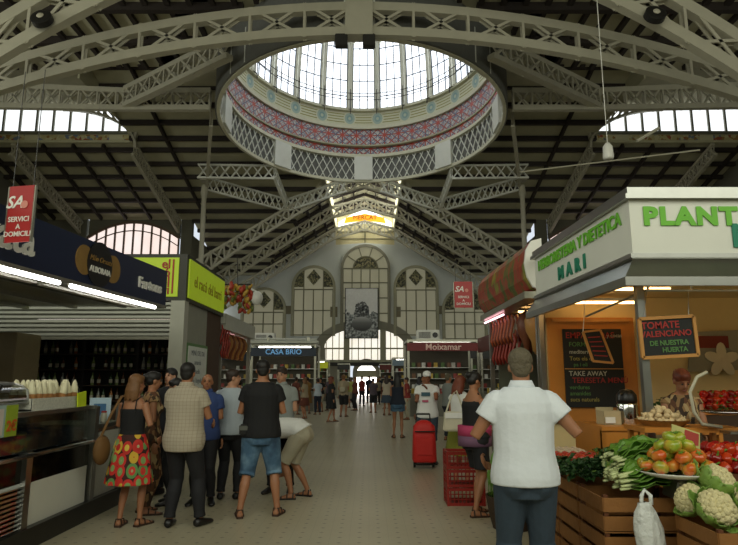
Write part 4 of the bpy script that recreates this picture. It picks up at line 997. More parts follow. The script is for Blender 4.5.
co4 = [at(583, 332, 7.2), at(600, 330, 7.2), at(613, 363, 7.2), at(593, 361, 7.2)]
MB().prism(co4, (0, .02, 0), 1).build('slate', MATS['dark_slate'], tb_)
b = MB()
for p, q in zip(co4, co4[1:] + co4[:1]): b.bar(p, q, .025, .03, (0, 1, 0))
b.build('frame', m_woodf, tb_); MB().tube([co4[0], co4[0] + V((.05, 0, .38))], .005, 5).build('cord', m_white, tb_)
b = MB()
for k in range(5):
    a = co4[0].lerp(co4[3], .2 + .15 * k); c2 = co4[1].lerp(co4[2], .2 + .15 * k); b.bar(a.lerp(c2, .15) + V((0, -.01, 0)), a.lerp(c2, .85) + V((0, -.01, 0)), .012, .004, (0, 1, 0))
b.build('writing', m_chalk_r, tb_)
tb_ = thing('tomato_chalkboard', 'pine-framed chalkboard advertising tomatoes hung from the canopy pipe', 'chalkboard', (2.76, 5.6, 1.8))
co4 = [at(639, 319, 5.6), at(693, 316, 5.6), at(698, 355, 5.6), at(643, 358, 5.6)]
MB().prism(co4, (0, .02, 0), 1).build('slate', MATS['dark_slate'], tb_); b = MB()
for p, q in zip(co4, co4[1:] + co4[:1]): b.bar(p, q, .03, .03, (0, 1, 0))
b.build('frame', m_woodf, tb_)
rr_ = (co4[1] - co4[0]).normalized(); uu_ = V((0, -1, 0)).cross(rr_) * -1
cc0 = (co4[0] + co4[2]) / 2
for s_, m_, z_, dz, dx in (('TOMATE', m_chalk_r, .09, .11, -.07), ('VALENCIANO', m_chalk_r, .076, .03, -.02), ('DE NUESTRA', m_chalk_g, .062, -.055, .0), ('HUERTA', m_chalk_g, .062, -.12, .05)):
    text(s_, 'lettering', m_, tb_, z_, cc0 + rr_ * dx + V((0, -.006, dz)), rr_, V((0, 0, 1)) - rr_ * rr_.z, ext=.001, bold=.002)
pi_ = thing('hanging_pipe', 'thin steel pipe hung under the canopy that carries the tomato blackboard', 'pipe', (3.5, 5.6, 2.42))
MB().tube([(1.5 + 1.0, 6.9, 2.3), (2.62, 5.62, 2.42), (4.6, 5.62, 2.42)], .012, 6).build('pipe', m_steel, pi_)
for x in (2.64, 3.05): MB().tube([(x, 5.62, 2.42), (x, 5.62, 2.72)], .012, 6).build('hanger', m_white, pi_)
MB().tube([co4[0] + V((.04, 0, 0)), (2.63, 5.62, 2.42)], .004, 4).build('wire', m_steel, pi_); MB().tube([co4[1] - V((.04, 0, 0)), (3.02, 5.62, 2.42)], .004, 4).build('wire', m_steel, pi_)
# counter with the thermos
cn = thing('wooden_counter', 'pine counter with an open shelf holding the steel flask', 'counter', (2.95, 6.45, 0))
b = MB(); b.box2((2.3, 6.1, 1.09), (3.5, 6.9, 1.13)); b.build('top', m_wood, cn)
b = MB(); b.box2((2.3, 6.12, .0), (2.68, 6.16, 1.09)); b.box2((2.3, 6.12, .0), (2.34, 6.9, 1.09)); b.box2((2.66, 6.12, 1.05), (3.5, 6.2, 1.09)); b.box2((3.46, 6.12, 0), (3.5, 6.9, 1.09)); b.box2((2.68, 6.12, 0), (3.46, 6.16, .76)); b.box2((2.68, 6.12, .78), (3.46, 6.9, .82)); b.build('frame', m_wood, cn)
th = thing('thermos_flask', 'steel flask with a black pump lid on the pine counter', 'flask', (2.69, 6.4, 1.13))
MB().lathe([(.1, 0), (.105, .01), (.105, .2), (.095, .22)], (2.69, 6.4, 1.13), 20).build('body', m_chrome, th, smooth=True); MB().lathe([(.1, .22), (.105, .24), (.1, .3), (.06, .35), (.01, .36)], (2.69, 6.4, 1.13), 20).build('lid', m_black, th, smooth=True)
MB().tube([(2.62, 6.33, 1.44), (2.58, 6.3, 1.43), (2.57, 6.29, 1.38)], .014, 8).build('spout', m_black, th)
bx = thing('small_carton', 'small pale open carton left of the steel flask', 'box', (2.5, 6.45, 1.13)); b = MB()
for p, q in (((2.4, 6.3, 1.13), (2.58, 6.31, 1.27)), ((2.4, 6.5, 1.13), (2.58, 6.51, 1.3)), ((2.4, 6.3, 1.13), (2.41, 6.5, 1.27)), ((2.57, 6.3, 1.13), (2.58, 6.5, 1.27)), ((2.4, 6.3, 1.13), (2.58, 6.5, 1.14))): b.box2(p, q)
b.build('body', mat('pale_card', 'b9a780', .7), bx)
MB().box((2.46, 6.28, 1.18), (.1, .004, .06)).build('label_sheet', m_white, bx)
# basket of garlic
bk = thing('flat_basket', 'flat wicker basket of pale garlic at the stall corner post', 'basket', (2.56, 5.45, 1.19))
MB().lathe([(.16, 0), (.22, .05), (.225, .055), (.2, .05), (.15, .012)], (2.58, 5.42, 1.19), 24).build('tray', mat('wicker', 'a07838', .7, bump=.6, bs=80), bk)
st_ = thing('basket_stand', 'plain wooden ledge under the wicker basket', 'shelf', (2.6, 5.5, 0)); MB().box2((2.32, 5.2, 1.15), (3.15, 5.62, 1.19)).build('board', m_wood, st_)
for x in (2.36, 3.1): MB().box2((x - .02, 5.56, 0), (x + .02, 5.6, 1.15)).build('leg', m_wood, st_)
g0 = tag(MB().lathe([(.004, 0), (.022, .004), (.03, .018), (.024, .034), (.008, .045), (.005, .06)], (0, 0, 0), 10).build('garlic_bulb', mat('garlic_skin', 'd3b98c', .6, var=.15, vs=40), smooth=True), 'pale garlic bulb heaped in the flat wicker basket', 'garlic', 'garlic bulbs in the wicker basket')
k = 0
for lv, (R_, n_) in enumerate(((.16, 17), (.1, 11), (.12, 12), (.06, 6), (.03, 3))):
    for i in range(n_):
        a = 2 * pi * i / n_ + lv; o = g0 if k == 0 else copy_tree(g0); k += 1
        o.location = (2.58 + R_ * cos(a), 5.42 + R_ * sin(a), 1.225 + (0, .012, .04, .07, .1)[lv]); o.rotation_euler = (rnd.uniform(-1, 1), rnd.uniform(-1, 1), rnd.random() * 6)

# crates
m_crate = mat('worn_crate_wood', '8a5c2c', .7, var=.3, vs=6, bump=.3, bs=20); m_crated = mat('dark_crate_wood', '5e3418', .7, var=.3, vs=6)
def crate(lab, m_):
    r = thing('wooden_crate', lab, 'crate', (0, 0, 0), 'wooden crates under the produce')
    W_, D_, H_ = .62, .5, .26
    for z in (.02, .145): 
        h = .095
        b = MB()
        for s_ in (-1, 1): b.box((0, s_ * D_ / 2, z + h / 2), (W_, .012, h)); b.box((s_ * W_ / 2, 0, z + h / 2), (.012, D_, h))
        b.build('slat_row', m_, r)
    for sx in (-1, 1):
        for sy in (-1, 1): MB().box((sx * (W_ / 2 - .02), sy * (D_ / 2 - .02), H_ / 2), (.03, .03, H_)).build('corner_block', m_crated, r)
    MB().box((0, 0, .008), (W_, D_, .01)).build('bottom', m_, r)
    return r
cr0 = None; cr1 = None
stacks = [(1.97, 4.72, 'front stack under the chard'), (2.66, 4.72, 'front stack under the scale'), (1.97, 5.26, 'stack behind the chard'), (1.97, 5.80, 'third stack along the aisle'), (1.97, 6.34, 'fourth stack along the aisle'), (2.38, 4.02, 'nearest stack under the cauliflowers'), (3.04, 4.02, 'stack at the right edge'), (3.35, 4.72, 'stack under the red peppers')]
for i, (x, y, lab) in enumerate(stacks):
    for lv, ln in enumerate(('lowest', 'middle', 'top')):
        if cr0 is None: o = cr0 = crate('', m_crate)
        else: o = copy_tree(cr0)
        nr = y < 4.3; o.location = (x, y, lv * (.238 if nr else .262)); o.scale = (1, 1, .905 if nr else 1); o['label'] = 'worn wooden slatted crate, %s one in the %s' % (ln, lab); o.rotation_euler = (0, 0, 0)
TOPZ = .79
# ============================================================ PRODUCE
r_ = random.Random(11)
m_leafg = mat('chard_leaf', '628c2e', .45, var=.35, vs=14, bump=.3, bs=40); m_leafd = mat('dark_parsley_leaf', '24451a', .5, var=.4, vs=25)
m_stalk = mat('pale_chard_stalk', 'c6cf95', .4, var=.12, vs=20); m_leafl = mat('cauliflower_leaf', '7fa048', .45, var=.25, vs=12)
def blade(mb, p, d, n, L_, W_, up=.1, curl=.3, seg=8, fr=.03, thick=.004):
    "a leaf: ribbon from p along d, with a wavy edge and a real thickness"
    d = V(d).normalized(); n = V(n); n = (n - d * n.dot(d)).normalized(); sdv = d.cross(n); rings = []
    for k in range(seg + 1):
        t = k / seg; c = V(p) + d * (L_ * t) + n * (up * sin(pi * t * .7) - curl * L_ * t * t * .5); w_ = W_ * (sin(pi * min(.97, .12 + t * .85)) ** .7) * .5
        wv = fr * sin(k * 2.3 + p[0] * 40); wv2 = fr * sin(k * 1.9 + p[1] * 50)
        rings.append([c - sdv * w_ + n * (.35 * w_ + wv), c - sdv * w_ * .5 + n * wv2 * .3, c - n * .1 * w_, c + sdv * w_ * .5 - n * wv * .3, c + sdv * w_ + n * (.35 * w_ + wv2),
                      c + sdv * w_ + n * (.35 * w_ + wv2 - thick), c - n * (.1 * w_ + thick), c - sdv * w_ + n * (.35 * w_ + wv - thick)])
    mb.loft(rings)
def chard(lab, loc, ang, sc=1, seed=0, pale=m_stalk, leaf=m_leafg):
    r = thing('chard_bunch', lab, 'chard', loc, 'bunches of chard on the crates'); rr = random.Random(seed)
    st = MB(); lf = MB(); D_ = V((cos(ang), sin(ang), .12)); S_ = V((-sin(ang), cos(ang), 0))
    for k in range(16):
        a = rr.uniform(-1, 1); h = rr.random()
        p = V(loc) + S_ * a * .06 * sc + V((0, 0, .035 + h * .09 * sc)) - D_ * .02 * rr.random(); dd = (D_ + S_ * a * .28 + V((0, 0, .1 * h))).normalized()
        q = p + dd * .13 * sc
        st.tube([p, p.lerp(q, .35) - V((0, 0, .0)), q, q + dd * .12], [.015 * sc, .017 * sc, .011, .005], 7, flat=.6)
        blade(lf, q - dd * .08, dd, V((0, 0, 1)) + S_ * a * .5, (.30 + .12 * rr.random()) * sc, .17 * sc, up=.04, curl=.22, fr=.016)
    st.build('stalks', pale, r, smooth=True); lf.build('leaves', leaf, r, smooth=True); return r
chard('bunch of chard with white stalks at the corner of the front crate', (1.78, 4.50, TOPZ), .25, 1.1, 1)
chard('bunch of chard lying just behind the corner bunch', (1.80, 4.66, TOPZ + .0), .3, 1.1, 2)
chard('bunch of chard on top of the two front bunches', (1.84, 4.62, TOPZ + .1), .15, 1.0, 3)
chard('bunch of chard with broad dark leaves beside the scale', (2.0, 4.84, TOPZ + .05), -.1, 1.15, 4)
chard('bunch of chard at the back of the chard heap', (1.9, 4.98, TOPZ + .08), .2, 1.1, 5)
def herb(lab, loc, R_, n_, seed, m_=m_leafd):
    r = thing('herb_bunch', lab, 'herbs', loc, 'dark herb bunches on the crates'); rr = random.Random(seed); lf = MB(); st = MB()
    for k in range(n_):
        a = rr.random() * 2 * pi; q = rr.random() ** .5; p = V(loc) + V((cos(a) * q * R_, sin(a) * q * R_ * 1.2, .03 + rr.random() * .13 * (1.1 - q)))
        blade(lf, p, (cos(a), sin(a), rr.uniform(-.2, .9)), (0, 0, 1), .07, .05, up=.01, curl=.5, seg=4, fr=.008, thick=.002)
    for k in range(10): a = rr.random() * 6.28; st.tube([V(loc) + V((0, 0, .02)), V(loc) + V((cos(a) * R_ * .7, sin(a) * R_ * .7, .08))], .004, 5)
    lf.build('leaves', m_, r, smooth=False); st.build('stems', m_leafl, r)
herb('dark green parsley bunch hanging over the aisle side of the crates', (1.74, 5.1, TOPZ), .16, 150, 1); herb('dark green parsley bunch behind the chard on the aisle side', (1.72, 5.42, TOPZ), .17, 150, 2)
herb('deep green spinach heap behind the chard', (2.1, 5.3, TOPZ + .03), .22, 170, 3); herb('small dark herb bunch next to the pine counter', (2.15, 5.75, TOPZ), .2, 130, 4, mat('mid_green_leaf', '3a5a20', .5, var=.3))
# tomatoes on the white tray of the scale
sc_ = thing('kitchen_scale', 'white dial scale carrying the tomato tray', 'scale', (2.13, 4.42, TOPZ))
sx, sy = 2.17, 4.36
MB().prism([(sx - .1, sy - .1, TOPZ), (sx + .12, sy - .1, TOPZ), (sx + .09, sy - .1, TOPZ + .12), (sx - .07, sy - .1, TOPZ + .12)], (0, 1, 0), .2).build('body', m_steel, sc_, bevel=.01)
MB().lathe([(.004, 0), (.045, 0), (.045, .012), (.004, .012)], (sx + .01, sy - .1, TOPZ + .055), 20, Matrix.Rotation(pi / 2, 3, 'X')).build('dial', m_white, sc_)
MB().bar((sx + .01, sy - .116, TOPZ + .055), (sx + .03, sy - .116, TOPZ + .085), .005, .004, (0, 1, 0)).build('pointer', m_red, sc_)
MB().lathe([(.05, .12), (.05, .13), (.2, .135), (.27, .165), (.27, .172), (.2, .145), (.01, .14)], (sx, sy + .06, TOPZ), 28, Matrix.Identity(3)).build('tray', m_white, sc_, smooth=True)
def fn_tom(t):
    n = t.noise(t.coord(), 9, 2); return t.ramp(n, [(.35, '8f9c30'), (.5, 'cca03a'), (.62, 'cc6424')])
def fn_tomg(t):
    n = t.noise(t.coord(), 8, 2); return t.ramp(n, [(.35, '86a02c'), (.55, 'b0aa34'), (.7, 'cc9438')])
def fn_tomr(t):
    n = t.noise(t.coord(), 8, 2); return t.ramp(n, [(.35, 'cc5420'), (.6, 'd07c2c'), (.75, 'b8a034')])
tms = []
for nm_, fn_ in (('half-ripe orange and green', fn_tom), ('mostly green', fn_tomg), ('ripe orange-red', fn_tomr)):
    r = thing('tomato', '%s tomato heaped on the white scale tray' % nm_, 'tomato', (0, 0, 0), 'tomatoes on the scale tray'); b = MB()
    rings = []
    for j in range(1, 9):
        ph = pi * j / 9; rings.append([V((.054 * sin(ph) * cos(a) * (1 + .06 * cos(6 * a)), .054 * sin(ph) * sin(a) * (1 + .06 * cos(6 * a)), -.042 * cos(ph) - (.006 if j == 8 else 0))) for a in [2 * pi * q / 24 for q in range(24)]])
    b.loft(rings).build('flesh', mat('tomato_' + nm_.split()[0].replace('-', '_'), 'fff', .22, fn=fn_, var=.05, coat=.3), r, smooth=True)
    b = MB()
    for q in range(5): a = q * 1.257; b.bar((0, 0, .037), (.022 * cos(a), .022 * sin(a), .04), .008, .003)
    b.build('calyx', m_leafg, r); tms.append(r)
k = 0; used = set()
lay = [(.2, 11, .0), (.1, 6, .01), (.145, 8, .07), (.05, 3, .075), (.085, 5, .135), (.0, 1, .145), (.03, 2, .19)]
for (R_, n_, dz) in lay:
    for i in range(n_):
        a = 2 * pi * i / n_ + k * .37; t0 = tms[(k * 7 + i * 5) % 3]; o = t0 if t0 not in used else copy_tree(t0); used.add(t0); k += 1
        o.location = (sx + R_ * cos(a) * 1.0, sy + .06 + R_ * sin(a), TOPZ + .205 + dz); o.rotation_euler = (rnd.uniform(-.8, .8), rnd.uniform(-.8, .8), rnd.random() * 6)
# price card behind
pc = thing('price_card', 'white and yellow price card with red print standing behind the tomatoes', 'card', (2.32, 4.75, 1.0))
c4 = [at(671, 447, 4.75), at(700, 450, 4.75), at(700, 433, 4.75), at(672, 424, 4.75)]
MB().prism(c4, (0, .008, 0), 1).build('card', mat('pale_yellow_card', 'c8c27a', .6), pc)
c5 = [c4[0].lerp(c4[1], .45) + V((0, -.003, .03)), c4[1] + V((-.01, -.003, .03)), c4[2] + V((-.01, -.003, -.01)), c4[3].lerp(c4[2], .45) + V((0, -.003, -.01))]
MB().prism(c5, (0, .003, 0), 1).build('print', mat('red_print', 'b0443a', .6), pc)
MB().bar(c4[0].lerp(c4[1], .5), c4[0].lerp(c4[1], .5) - V((0, 0, .2)), .012, .012, (0, 1, 0)).build('stick', m_woodf, pc)
# cauliflowers
m_curd = mat('cauliflower_curd', 'dcd09e', .6, var=.12, vs=30, bump=.6, bs=90)
def cauli(lab, loc, R_, tilt, seed):
    r = thing('cauliflower', lab, 'cauliflower', loc, 'cauliflowers on the near crates'); rr = random.Random(seed)
    b = MB(); n_ = 70; T_ = Matrix.Rotation(tilt[0], 3, 'X') @ Matrix.Rotation(tilt[1], 3, 'Y'); c = V(loc) + V((0, 0, R_ * .95))
    for k in range(n_):
        z = 1 - k / n_ * 1.1; q = sqrt(max(0, 1 - z * z)); a = k * 2.399
        b.ell(c + T_ @ V((q * cos(a) * R_ * .86, q * sin(a) * R_ * .86, z * R_ * .7)), R_ * rr.uniform(.16, .25), 8, 6)
    b.ell(c, (R_ * .85, R_ * .85, R_ * .7), 14, 10, T_); b.build('curd', m_curd, r, smooth=True)
    lf = MB()
    for k in range(10):
        a = k * .63 + rr.random() * .2; dv = T_ @ V((cos(a), sin(a), .75)); p = c + T_ @ V((cos(a) * R_ * .5, sin(a) * R_ * .5, -R_ * .75))
        blade(lf, p, dv, T_ @ V((-cos(a) * .4, -sin(a) * .4, 1)), R_ * rr.uniform(1.1, 1.4), R_ * 1.0, up=R_ * -.12, curl=-.75 if k % 4 else -.1, seg=7, fr=.008, thick=.005)
    lf.build('leaves', m_leafl, r, smooth=True)
    st = MB().lathe([(R_ * .2, -R_ * 1.0), (R_ * .3, -R_ * .5)], c, 10, T_); st.build('stem', m_stalk, r)
TN = .715
cauli('cauliflower lying on top of the near heap, white curd to the right', (2.31, 4.16, TN + .10), .115, (.35, .75), 1)
cauli('cauliflower at the front of the near heap, white curd facing out', (2.19, 3.98, TN - .03), .115, (.8, .25), 2)
cauli('cauliflower at the left end of the near heap, mostly leaves', (2.13, 4.18, TN), .1, (.2, -.9), 3)
cauli('cauliflower cut by the right edge of the frame', (2.44, 3.98, TN), .11, (.6, .1), 4); cauli('cauliflower behind at the right edge of the frame', (2.56, 4.17, TN), .11, (.3, .2), 5)
# red peppers
rp = []
for nm_, c_ in (('bright red', 'b41c10'), ('dark red', '8a1410'), ('orange red', 'c03a14')):
    r = thing('red_pepper', '%s bell pepper in the heap right of the tomatoes' % nm_, 'pepper', (0, 0, 0), 'red peppers heaped right of the tomatoes')
    rings = []
    for j in range(1, 9):
        t = j / 9; R0 = .046 * (sin(pi * t) ** .5) * (1.1 - .3 * t); rings.append([V((R0 * cos(a) * (1 + .12 * cos(4 * a)), R0 * sin(a) * (1 + .12 * cos(4 * a)), .05 - .11 * t)) for a in [2 * pi * q / 20 for q in range(20)]])
    MB().loft(rings).build('flesh', mat('pepper_' + nm_.replace(' ', '_'), c_, .18, coat=.4), r, smooth=True); MB().tube([(0, 0, .035), (0, 0, .05), (.01, 0, .07)], [.012, .006, .007], 6).build('stalk', m_leafg, r); rp.append(r)
used = set(); k = 0
for (x0_, y0_, z0_, nx, ny, nz) in ((2.62, 4.75, TOPZ + .14, 8, 5, 3),):
    for c3 in range(nz):
        for i in range(nx - c3):
            for j in range(ny - c3):
                t0 = rp[k % 3]; o = t0 if t0 not in used else copy_tree(t0); used.add(t0); k += 1
                o.location = (x0_ + .045 * c3 + i * .088 + rnd.uniform(-.01, .01), y0_ + .04 * c3 + j * .088 + rnd.uniform(-.01, .01), z0_ + c3 * .062); o.rotation_euler = (rnd.random() * 6, rnd.random() * 6, rnd.random() * 6)
bx = thing('pepper_box', 'dark wooden box holding the red peppers', 'crate', (2.9, 4.95, TOPZ)); b = MB()
b.box2((2.54, 4.68, TOPZ), (3.4, 5.2, TOPZ + .1)); b.build('body', m_crated, bx)
# white plastic bag hanging by the scale
bg_ = thing('plastic_bag', 'crumpled white plastic bag hanging in front of the crates', 'bag', (1.84, 4.15, .5))
b = MB(); rings = []
cx_, cy_ = 1.87, 4.25
prof_ = [(.42, .05, .03), (.44, .08, .05), (.48, .095, .06), (.54, .1, .065), (.6, .1, .06), (.66, .085, .05), (.71, .07, .04), (.75, .05, .03), (.775, .04, .03)]
for j, (z, rx, ry) in enumerate(prof_):
    rings.append([V((cx_ + rx * cos(a) * (1 + .22 * noise.noise(V((cos(a) * 2, sin(a) * 2, z * 9)))) + (.62 - z) * .1, cy_ + ry * sin(a) * (1 + .4 * noise.noise(V((cos(a) * 3, sin(a) * 3, z * 14)))), z + .012 * noise.noise(V((a * 2, z * 20, 1))))) for a in [2 * pi * q / 36 for q in range(36)]])
b.loft(rings).build('body', mat('white_plastic_film', 'd4d6d2', .35, var=.06, vs=30, bump=.9, bs=25), bg_, smooth=True)
b = MB(); b.tube([(cx_ - .035, cy_, .76), (cx_ - .03, cy_, .82), (cx_ + .01, cy_ + .04, .85), (cx_ + .03, cy_, .82), (cx_ + .03, cy_, .76)], .014, 6, flat=.4); b.build('handle', MATS['white_plastic_film'], bg_, smooth=True)
b = MB(); b.prism([(cx_ + .06, cy_ + .0, .6), (cx_ + .1, cy_, .62), (cx_ + .12, cy_, .38), (cx_ + .08, cy_, .37)], (0, .01, 0), 1); b.build('loose_strip', MATS['white_plastic_film'], bg_)
# boxes of fruit further along the aisle side
m_tomr = mat('red_fruit_skin', 'a83420', .3, var=.2); m_mush = mat('mushroom_skin', 'b9a48a', .6)
def pile(nm, lab, cat, grp, m_, x0_, x1_, y0_, y1_, z, r0, lay_=2, flat=.9):
    o0 = tag(MB().ell((0, 0, 0), (r0, r0, r0 * flat), 12, 8).build(nm, m_, smooth=True), lab, cat, grp); first = True
    for l in range(lay_):
        x = x0_ + r0 + l * r0
        while x < x1_ - r0 - l * r0 + .001:
            y = y0_ + r0 + l * r0
            while y < y1_ - r0 - l * r0 + .001:
                o = o0 if first else copy_tree(o0); first = False
                o.location = (x + rnd.uniform(-.1, .1) * r0, y + rnd.uniform(-.1, .1) * r0, z + r0 * flat + l * r0 * 1.4); o.rotation_euler = (rnd.uniform(-.4, .4), 0, rnd.random() * 6); y += 2.05 * r0
            x += 2.05 * r0
pile('red_tomato', 'small red tomato in the crate beside the parsley', 'tomato', 'red tomatoes along the aisle crates', m_tomr, 1.7, 2.2, 5.6, 6.05, TOPZ, .04)
pile('mushroom', 'pale mushroom on the far crate along the aisle', 'mushroom', 'mushrooms on the far crate', m_mush, 1.7, 2.2, 6.12, 6.55, TOPZ, .035)
# goods on the back shelf behind the vendor
sh = thing('back_shelf', 'low back shelf behind the stallholder with green vegetables', 'shelf', (4.2, 7.7, 0))
MB().box2((3.7, 7.5, 1.16), (6.5, 8.2, 1.2)).build('board', m_wood, sh); MB().box2((3.7, 7.52, 0), (6.5, 7.56, 1.16)).build('front', m_brown, sh)
for i, x in enumerate((3.85, 4.25, 4.65, 5.05)): herb('heap of dark greens on the back shelf, %s from the left' % ('first', 'second', 'third', 'fourth')[i], (x, 7.75, 1.2), .26, 110, 20 + i, MATS['mid_green_leaf'])
used = set()
for k in range(26):
    t0 = rp[k % 3]; o = copy_tree(t0, label='%s pepper piled on the back shelf at the right' % t0['label'].split(' bell')[0]); o['group'] = 'peppers on the back shelf'
    o.location = (4.05 + .085 * (k % 9) + .03 * (k // 9), 7.48 + .02 * (k // 9), 1.27 + .07 * (k // 9)); o.rotation_euler = (rnd.random() * 6, rnd.random() * 6, 0); o.scale = (1.05,) * 3
ps = thing('wall_poster', 'pale poster with a white flower on the stall back wall', 'poster', (4.2, 8.2, 1.8)); 
c4 = [at(688, 372, 8.22), at(738, 370, 8.22), at(738, 330, 8.22), at(692, 332, 8.22)]
MB().prism(c4, (0, .02, 0), 1).build('sheet', mat('greyish_poster', '8f8d7c', .5), ps)
fc = at(722, 360, 8.2); b = MB()
for k in range(5): a = k * 1.257 + .3; b.ell(fc + V((cos(a) * .12, 0, sin(a) * .12)), (.12, .006, .07), 12, 6, Matrix.Rotation(-a, 3, 'Y'))
b.build('flower', mat('white_flower_print', 'cfc8b0', .6), ps)
MB().box2(at(697, 348, 8.21), at(728, 336, 8.205)).build('red_box', mat('maroon_print', '7a2818', .6), ps)
# weighing pan with curved white stand
wp = thing('hanging_pan', 'steel weighing pan on a curved white stand at the right edge', 'scale', (3.1, 5.1, 1.2))
MB().tube([at(707, 372, 5.15), at(697, 377, 5.15), at(690, 392, 5.15), at(694, 412, 5.15), at(702, 424, 5.15), at(722, 427, 5.15)], .014, 8).build('stand', mat('white_tube_paint', 'b9b29a', .4), wp, smooth=True)
p_ = at(726, 412, 5.15); MB().lathe([(.01, -.03), (.12, -.02), (.2, .0), (.205, .008), (.12, -.01), (.01, -.02)], p_, 28).build('pan', m_chrome, wp, smooth=True)
MB().box2((2.95, 5.05, 1.15), (3.45, 5.3, 1.17)).build('base', m_steel, wp)

# ---------- RIGHT: ham stall with the curved photograph sign
cs = thing('curved_sign', 'bulging sign printed with red and green peppers, white end plate', 'sign', (2.4, 10, 2.9))
def fn_pep(t):
    co = t.coord('Object', (1, 1.2, .8)); n = t.noise(co, 2.2, 6); v = t.voro(co, 3.5, out=1)
    a = t.ramp(n, [(.3, '1c3a12'), (.42, '3f6a20'), (.48, 'b02c18'), (.55, '8c1c10'), (.62, '6f8a22'), (.7, 'c8a030')]); b_ = t.ramp(t.sep(v)[0], [(0, '7a1f14'), (.4, '3b4a1c'), (.7, '8f5a20')]); return t.mix(.25, a, b_)
def sprof(y, xb): return [V((xb, y, 2.84)), V((xb - .12, y, 2.9)), V((xb - .2, y, 3.05)), V((xb - .23, y, 3.25)), V((xb - .2, y, 3.45)), V((xb - .12, y, 3.58)), V((xb, y, 3.62))]
MB().loft([sprof(8.62, 2.5), sprof(12.0, 2.42)]).build('printed_skin', mat('pepper_photo_print', 'fff', .4, fn=fn_pep, var=.05), cs)
MB().loft([[p + V((-.01 if i not in (0, 6) else .02, 0, 0)) for i, p in enumerate(sprof(8.56, 2.5))], [p + V((-.01 if i not in (0, 6) else .02, 0, 0)) for i, p in enumerate(sprof(8.62, 2.5))]]).build('end_plate', m_white, cs)
MB().box2((2.25, 8.6, 2.74), (2.5, 12.1, 2.84)).build('lower_trim', m_trim, cs)
_h = 1
hsn = thing('market_stall', 'right ham stall under the bulging pepper sign', 'stall', (3.2, 10.3, 0))
MB().box2((2.45, 8.6, 2.8), (6.5, 12.2, 2.88)).build('canopy', m_trim, hsn); MB().box2((2.4, 8.8, 0), (2.95, 12.1, 1.05)).build('counter', m_steel, hsn)
MB().box2((2.38, 8.8, 1.05), (2.42, 12.1, 1.35)).build('glass_front', m_gls, hsn); MB().box2((2.4, 8.8, 1.35), (2.8, 12.1, 1.37)).build('glass_top', m_gls, hsn)
MB().box2((2.6, 12.12, 0), (6.5, 12.2, 2.8)).build('back_panel', mat('grey_green_panel', '6a6c58', .6), hsn); MB().box2((6.4, 8.6, 0), (6.5, 12.2, 2.8)).build('side_panel', m_brown, hsn)
for y in (8.7, 12.1): MB().box2((2.42, y - .04, 0), (2.5, y + .04, 2.8)).build('post', m_steel, hsn)
for i, (a, c2) in enumerate((((2.6, 9.1, 2.74), (3.8, 9.1, 2.74)), ((2.6, 10.4, 2.74), (3.8, 10.4, 2.74)))): MB().tube([a, c2], .02, 8).build('tube', e_warm, hsn)
MB().tube([(2.36, 10.5, 2.70), (2.34, 12.1, 2.70)], .018, 8).build('pink_tube', e_pink, hsn)
goods('ham', 'cured ham hanging in the right ham stall', 'ham', 'hams hanging in the right stall', [(2.62 + .3 * (k % 4), 9.5 + .5 * (k // 4), 2.72) for k in range(16)], [('golden', 'a8783c'), ('brown', '6c3a1e'), ('white bagged', 'b9b19c')], (.32, .3, .7), 'ham')
goods('sausage', 'sausage hanging at the aisle side of the right ham stall', 'sausage', 'sausages hanging at the right ham stall', [(2.45 + .1 * (k % 2), 10.2 + .09 * (k // 2), 2.7 - .35 * (k % 3 == 0)) for k in range(40)], [('red', '8e2c1e'), ('dark red', '5e1c14'), ('orange', 'a0502a')], (1, 1, 1), 'link')
goods('meat_pack', 'pack of cured meat on the counter of the right ham stall', 'packet', 'packs on the right ham counter', [(2.55 + .15 * (k % 2), 9.0 + .22 * (k // 2), 1.07) for k in range(26)], [('red', '96241e'), ('white', 'cfc8bc'), ('dark', '4a1a14')], (.14, .18, .2))
for y in (9.5, 10.0, 10.5, 11.0): MB().tube([(2.5, y, 2.74), (3.6, y, 2.74)], .012, 6).build('hanging_rail', m_steel, hsn)
# second stall on the right between ham stall and maroon sign
rs = thing('market_stall', 'right stall with grey canopy edge past the pepper sign', 'stall', (5.5, 18, 0))
MB().box2((4.4, 13.2, 2.75), (7.9, 24, 2.9)).build('canopy', m_trim, rs); MB().box2((4.32, 13.2, 2.6), (4.4, 24, 3.15)).build('canopy_edge', mat('dark_red_edge', '5a2018', .5), rs)
MB().box2((4.4, 13.4, 0), (5.1, 23.8, 1.0)).build('counter', m_trim, rs); MB().box2((7.8, 13.2, 0), (7.9, 24, 2.75)).build('back_panel', m_brown, rs)
for y in (13.3, 18.5, 23.9): MB().box2((4.4, y - .04, 0), (4.48, y + .04, 2.75)).build('post', m_trim, rs)
MB().box2((4.9, 13.6, 2.7), (4.95, 23.6, 2.73)).build('tube', e_tube, rs)
goods('packet', 'packet on the counter of the right stall past the pepper sign', 'packet', 'packets on the grey-edged right stall', [(4.55 + .2 * (k % 2), 13.6 + .35 * (k // 2), 1.0) for k in range(56)], [('white', 'c9c8bc'), ('red', '8c2f26'), ('yellow', 'b59a3c'), ('green', '4f6c34')], (.16, .2, .24))
# more stalls in the dark behind the left counter row and the far aisle
stall(-9.5, -6.4, 33, 36, 2.6, 3.1, '', m_sb, m_lb, 'unlit stall far left behind the dark blue sign', 'packet in the unlit far left stall', goods_n=4)
stall(5.2, 9, 31, 34, 2.6, 3.1, '', m_black, m_black, 'unlit stall far right behind the maroon sign', 'packet in the unlit far right stall', goods_n=4)

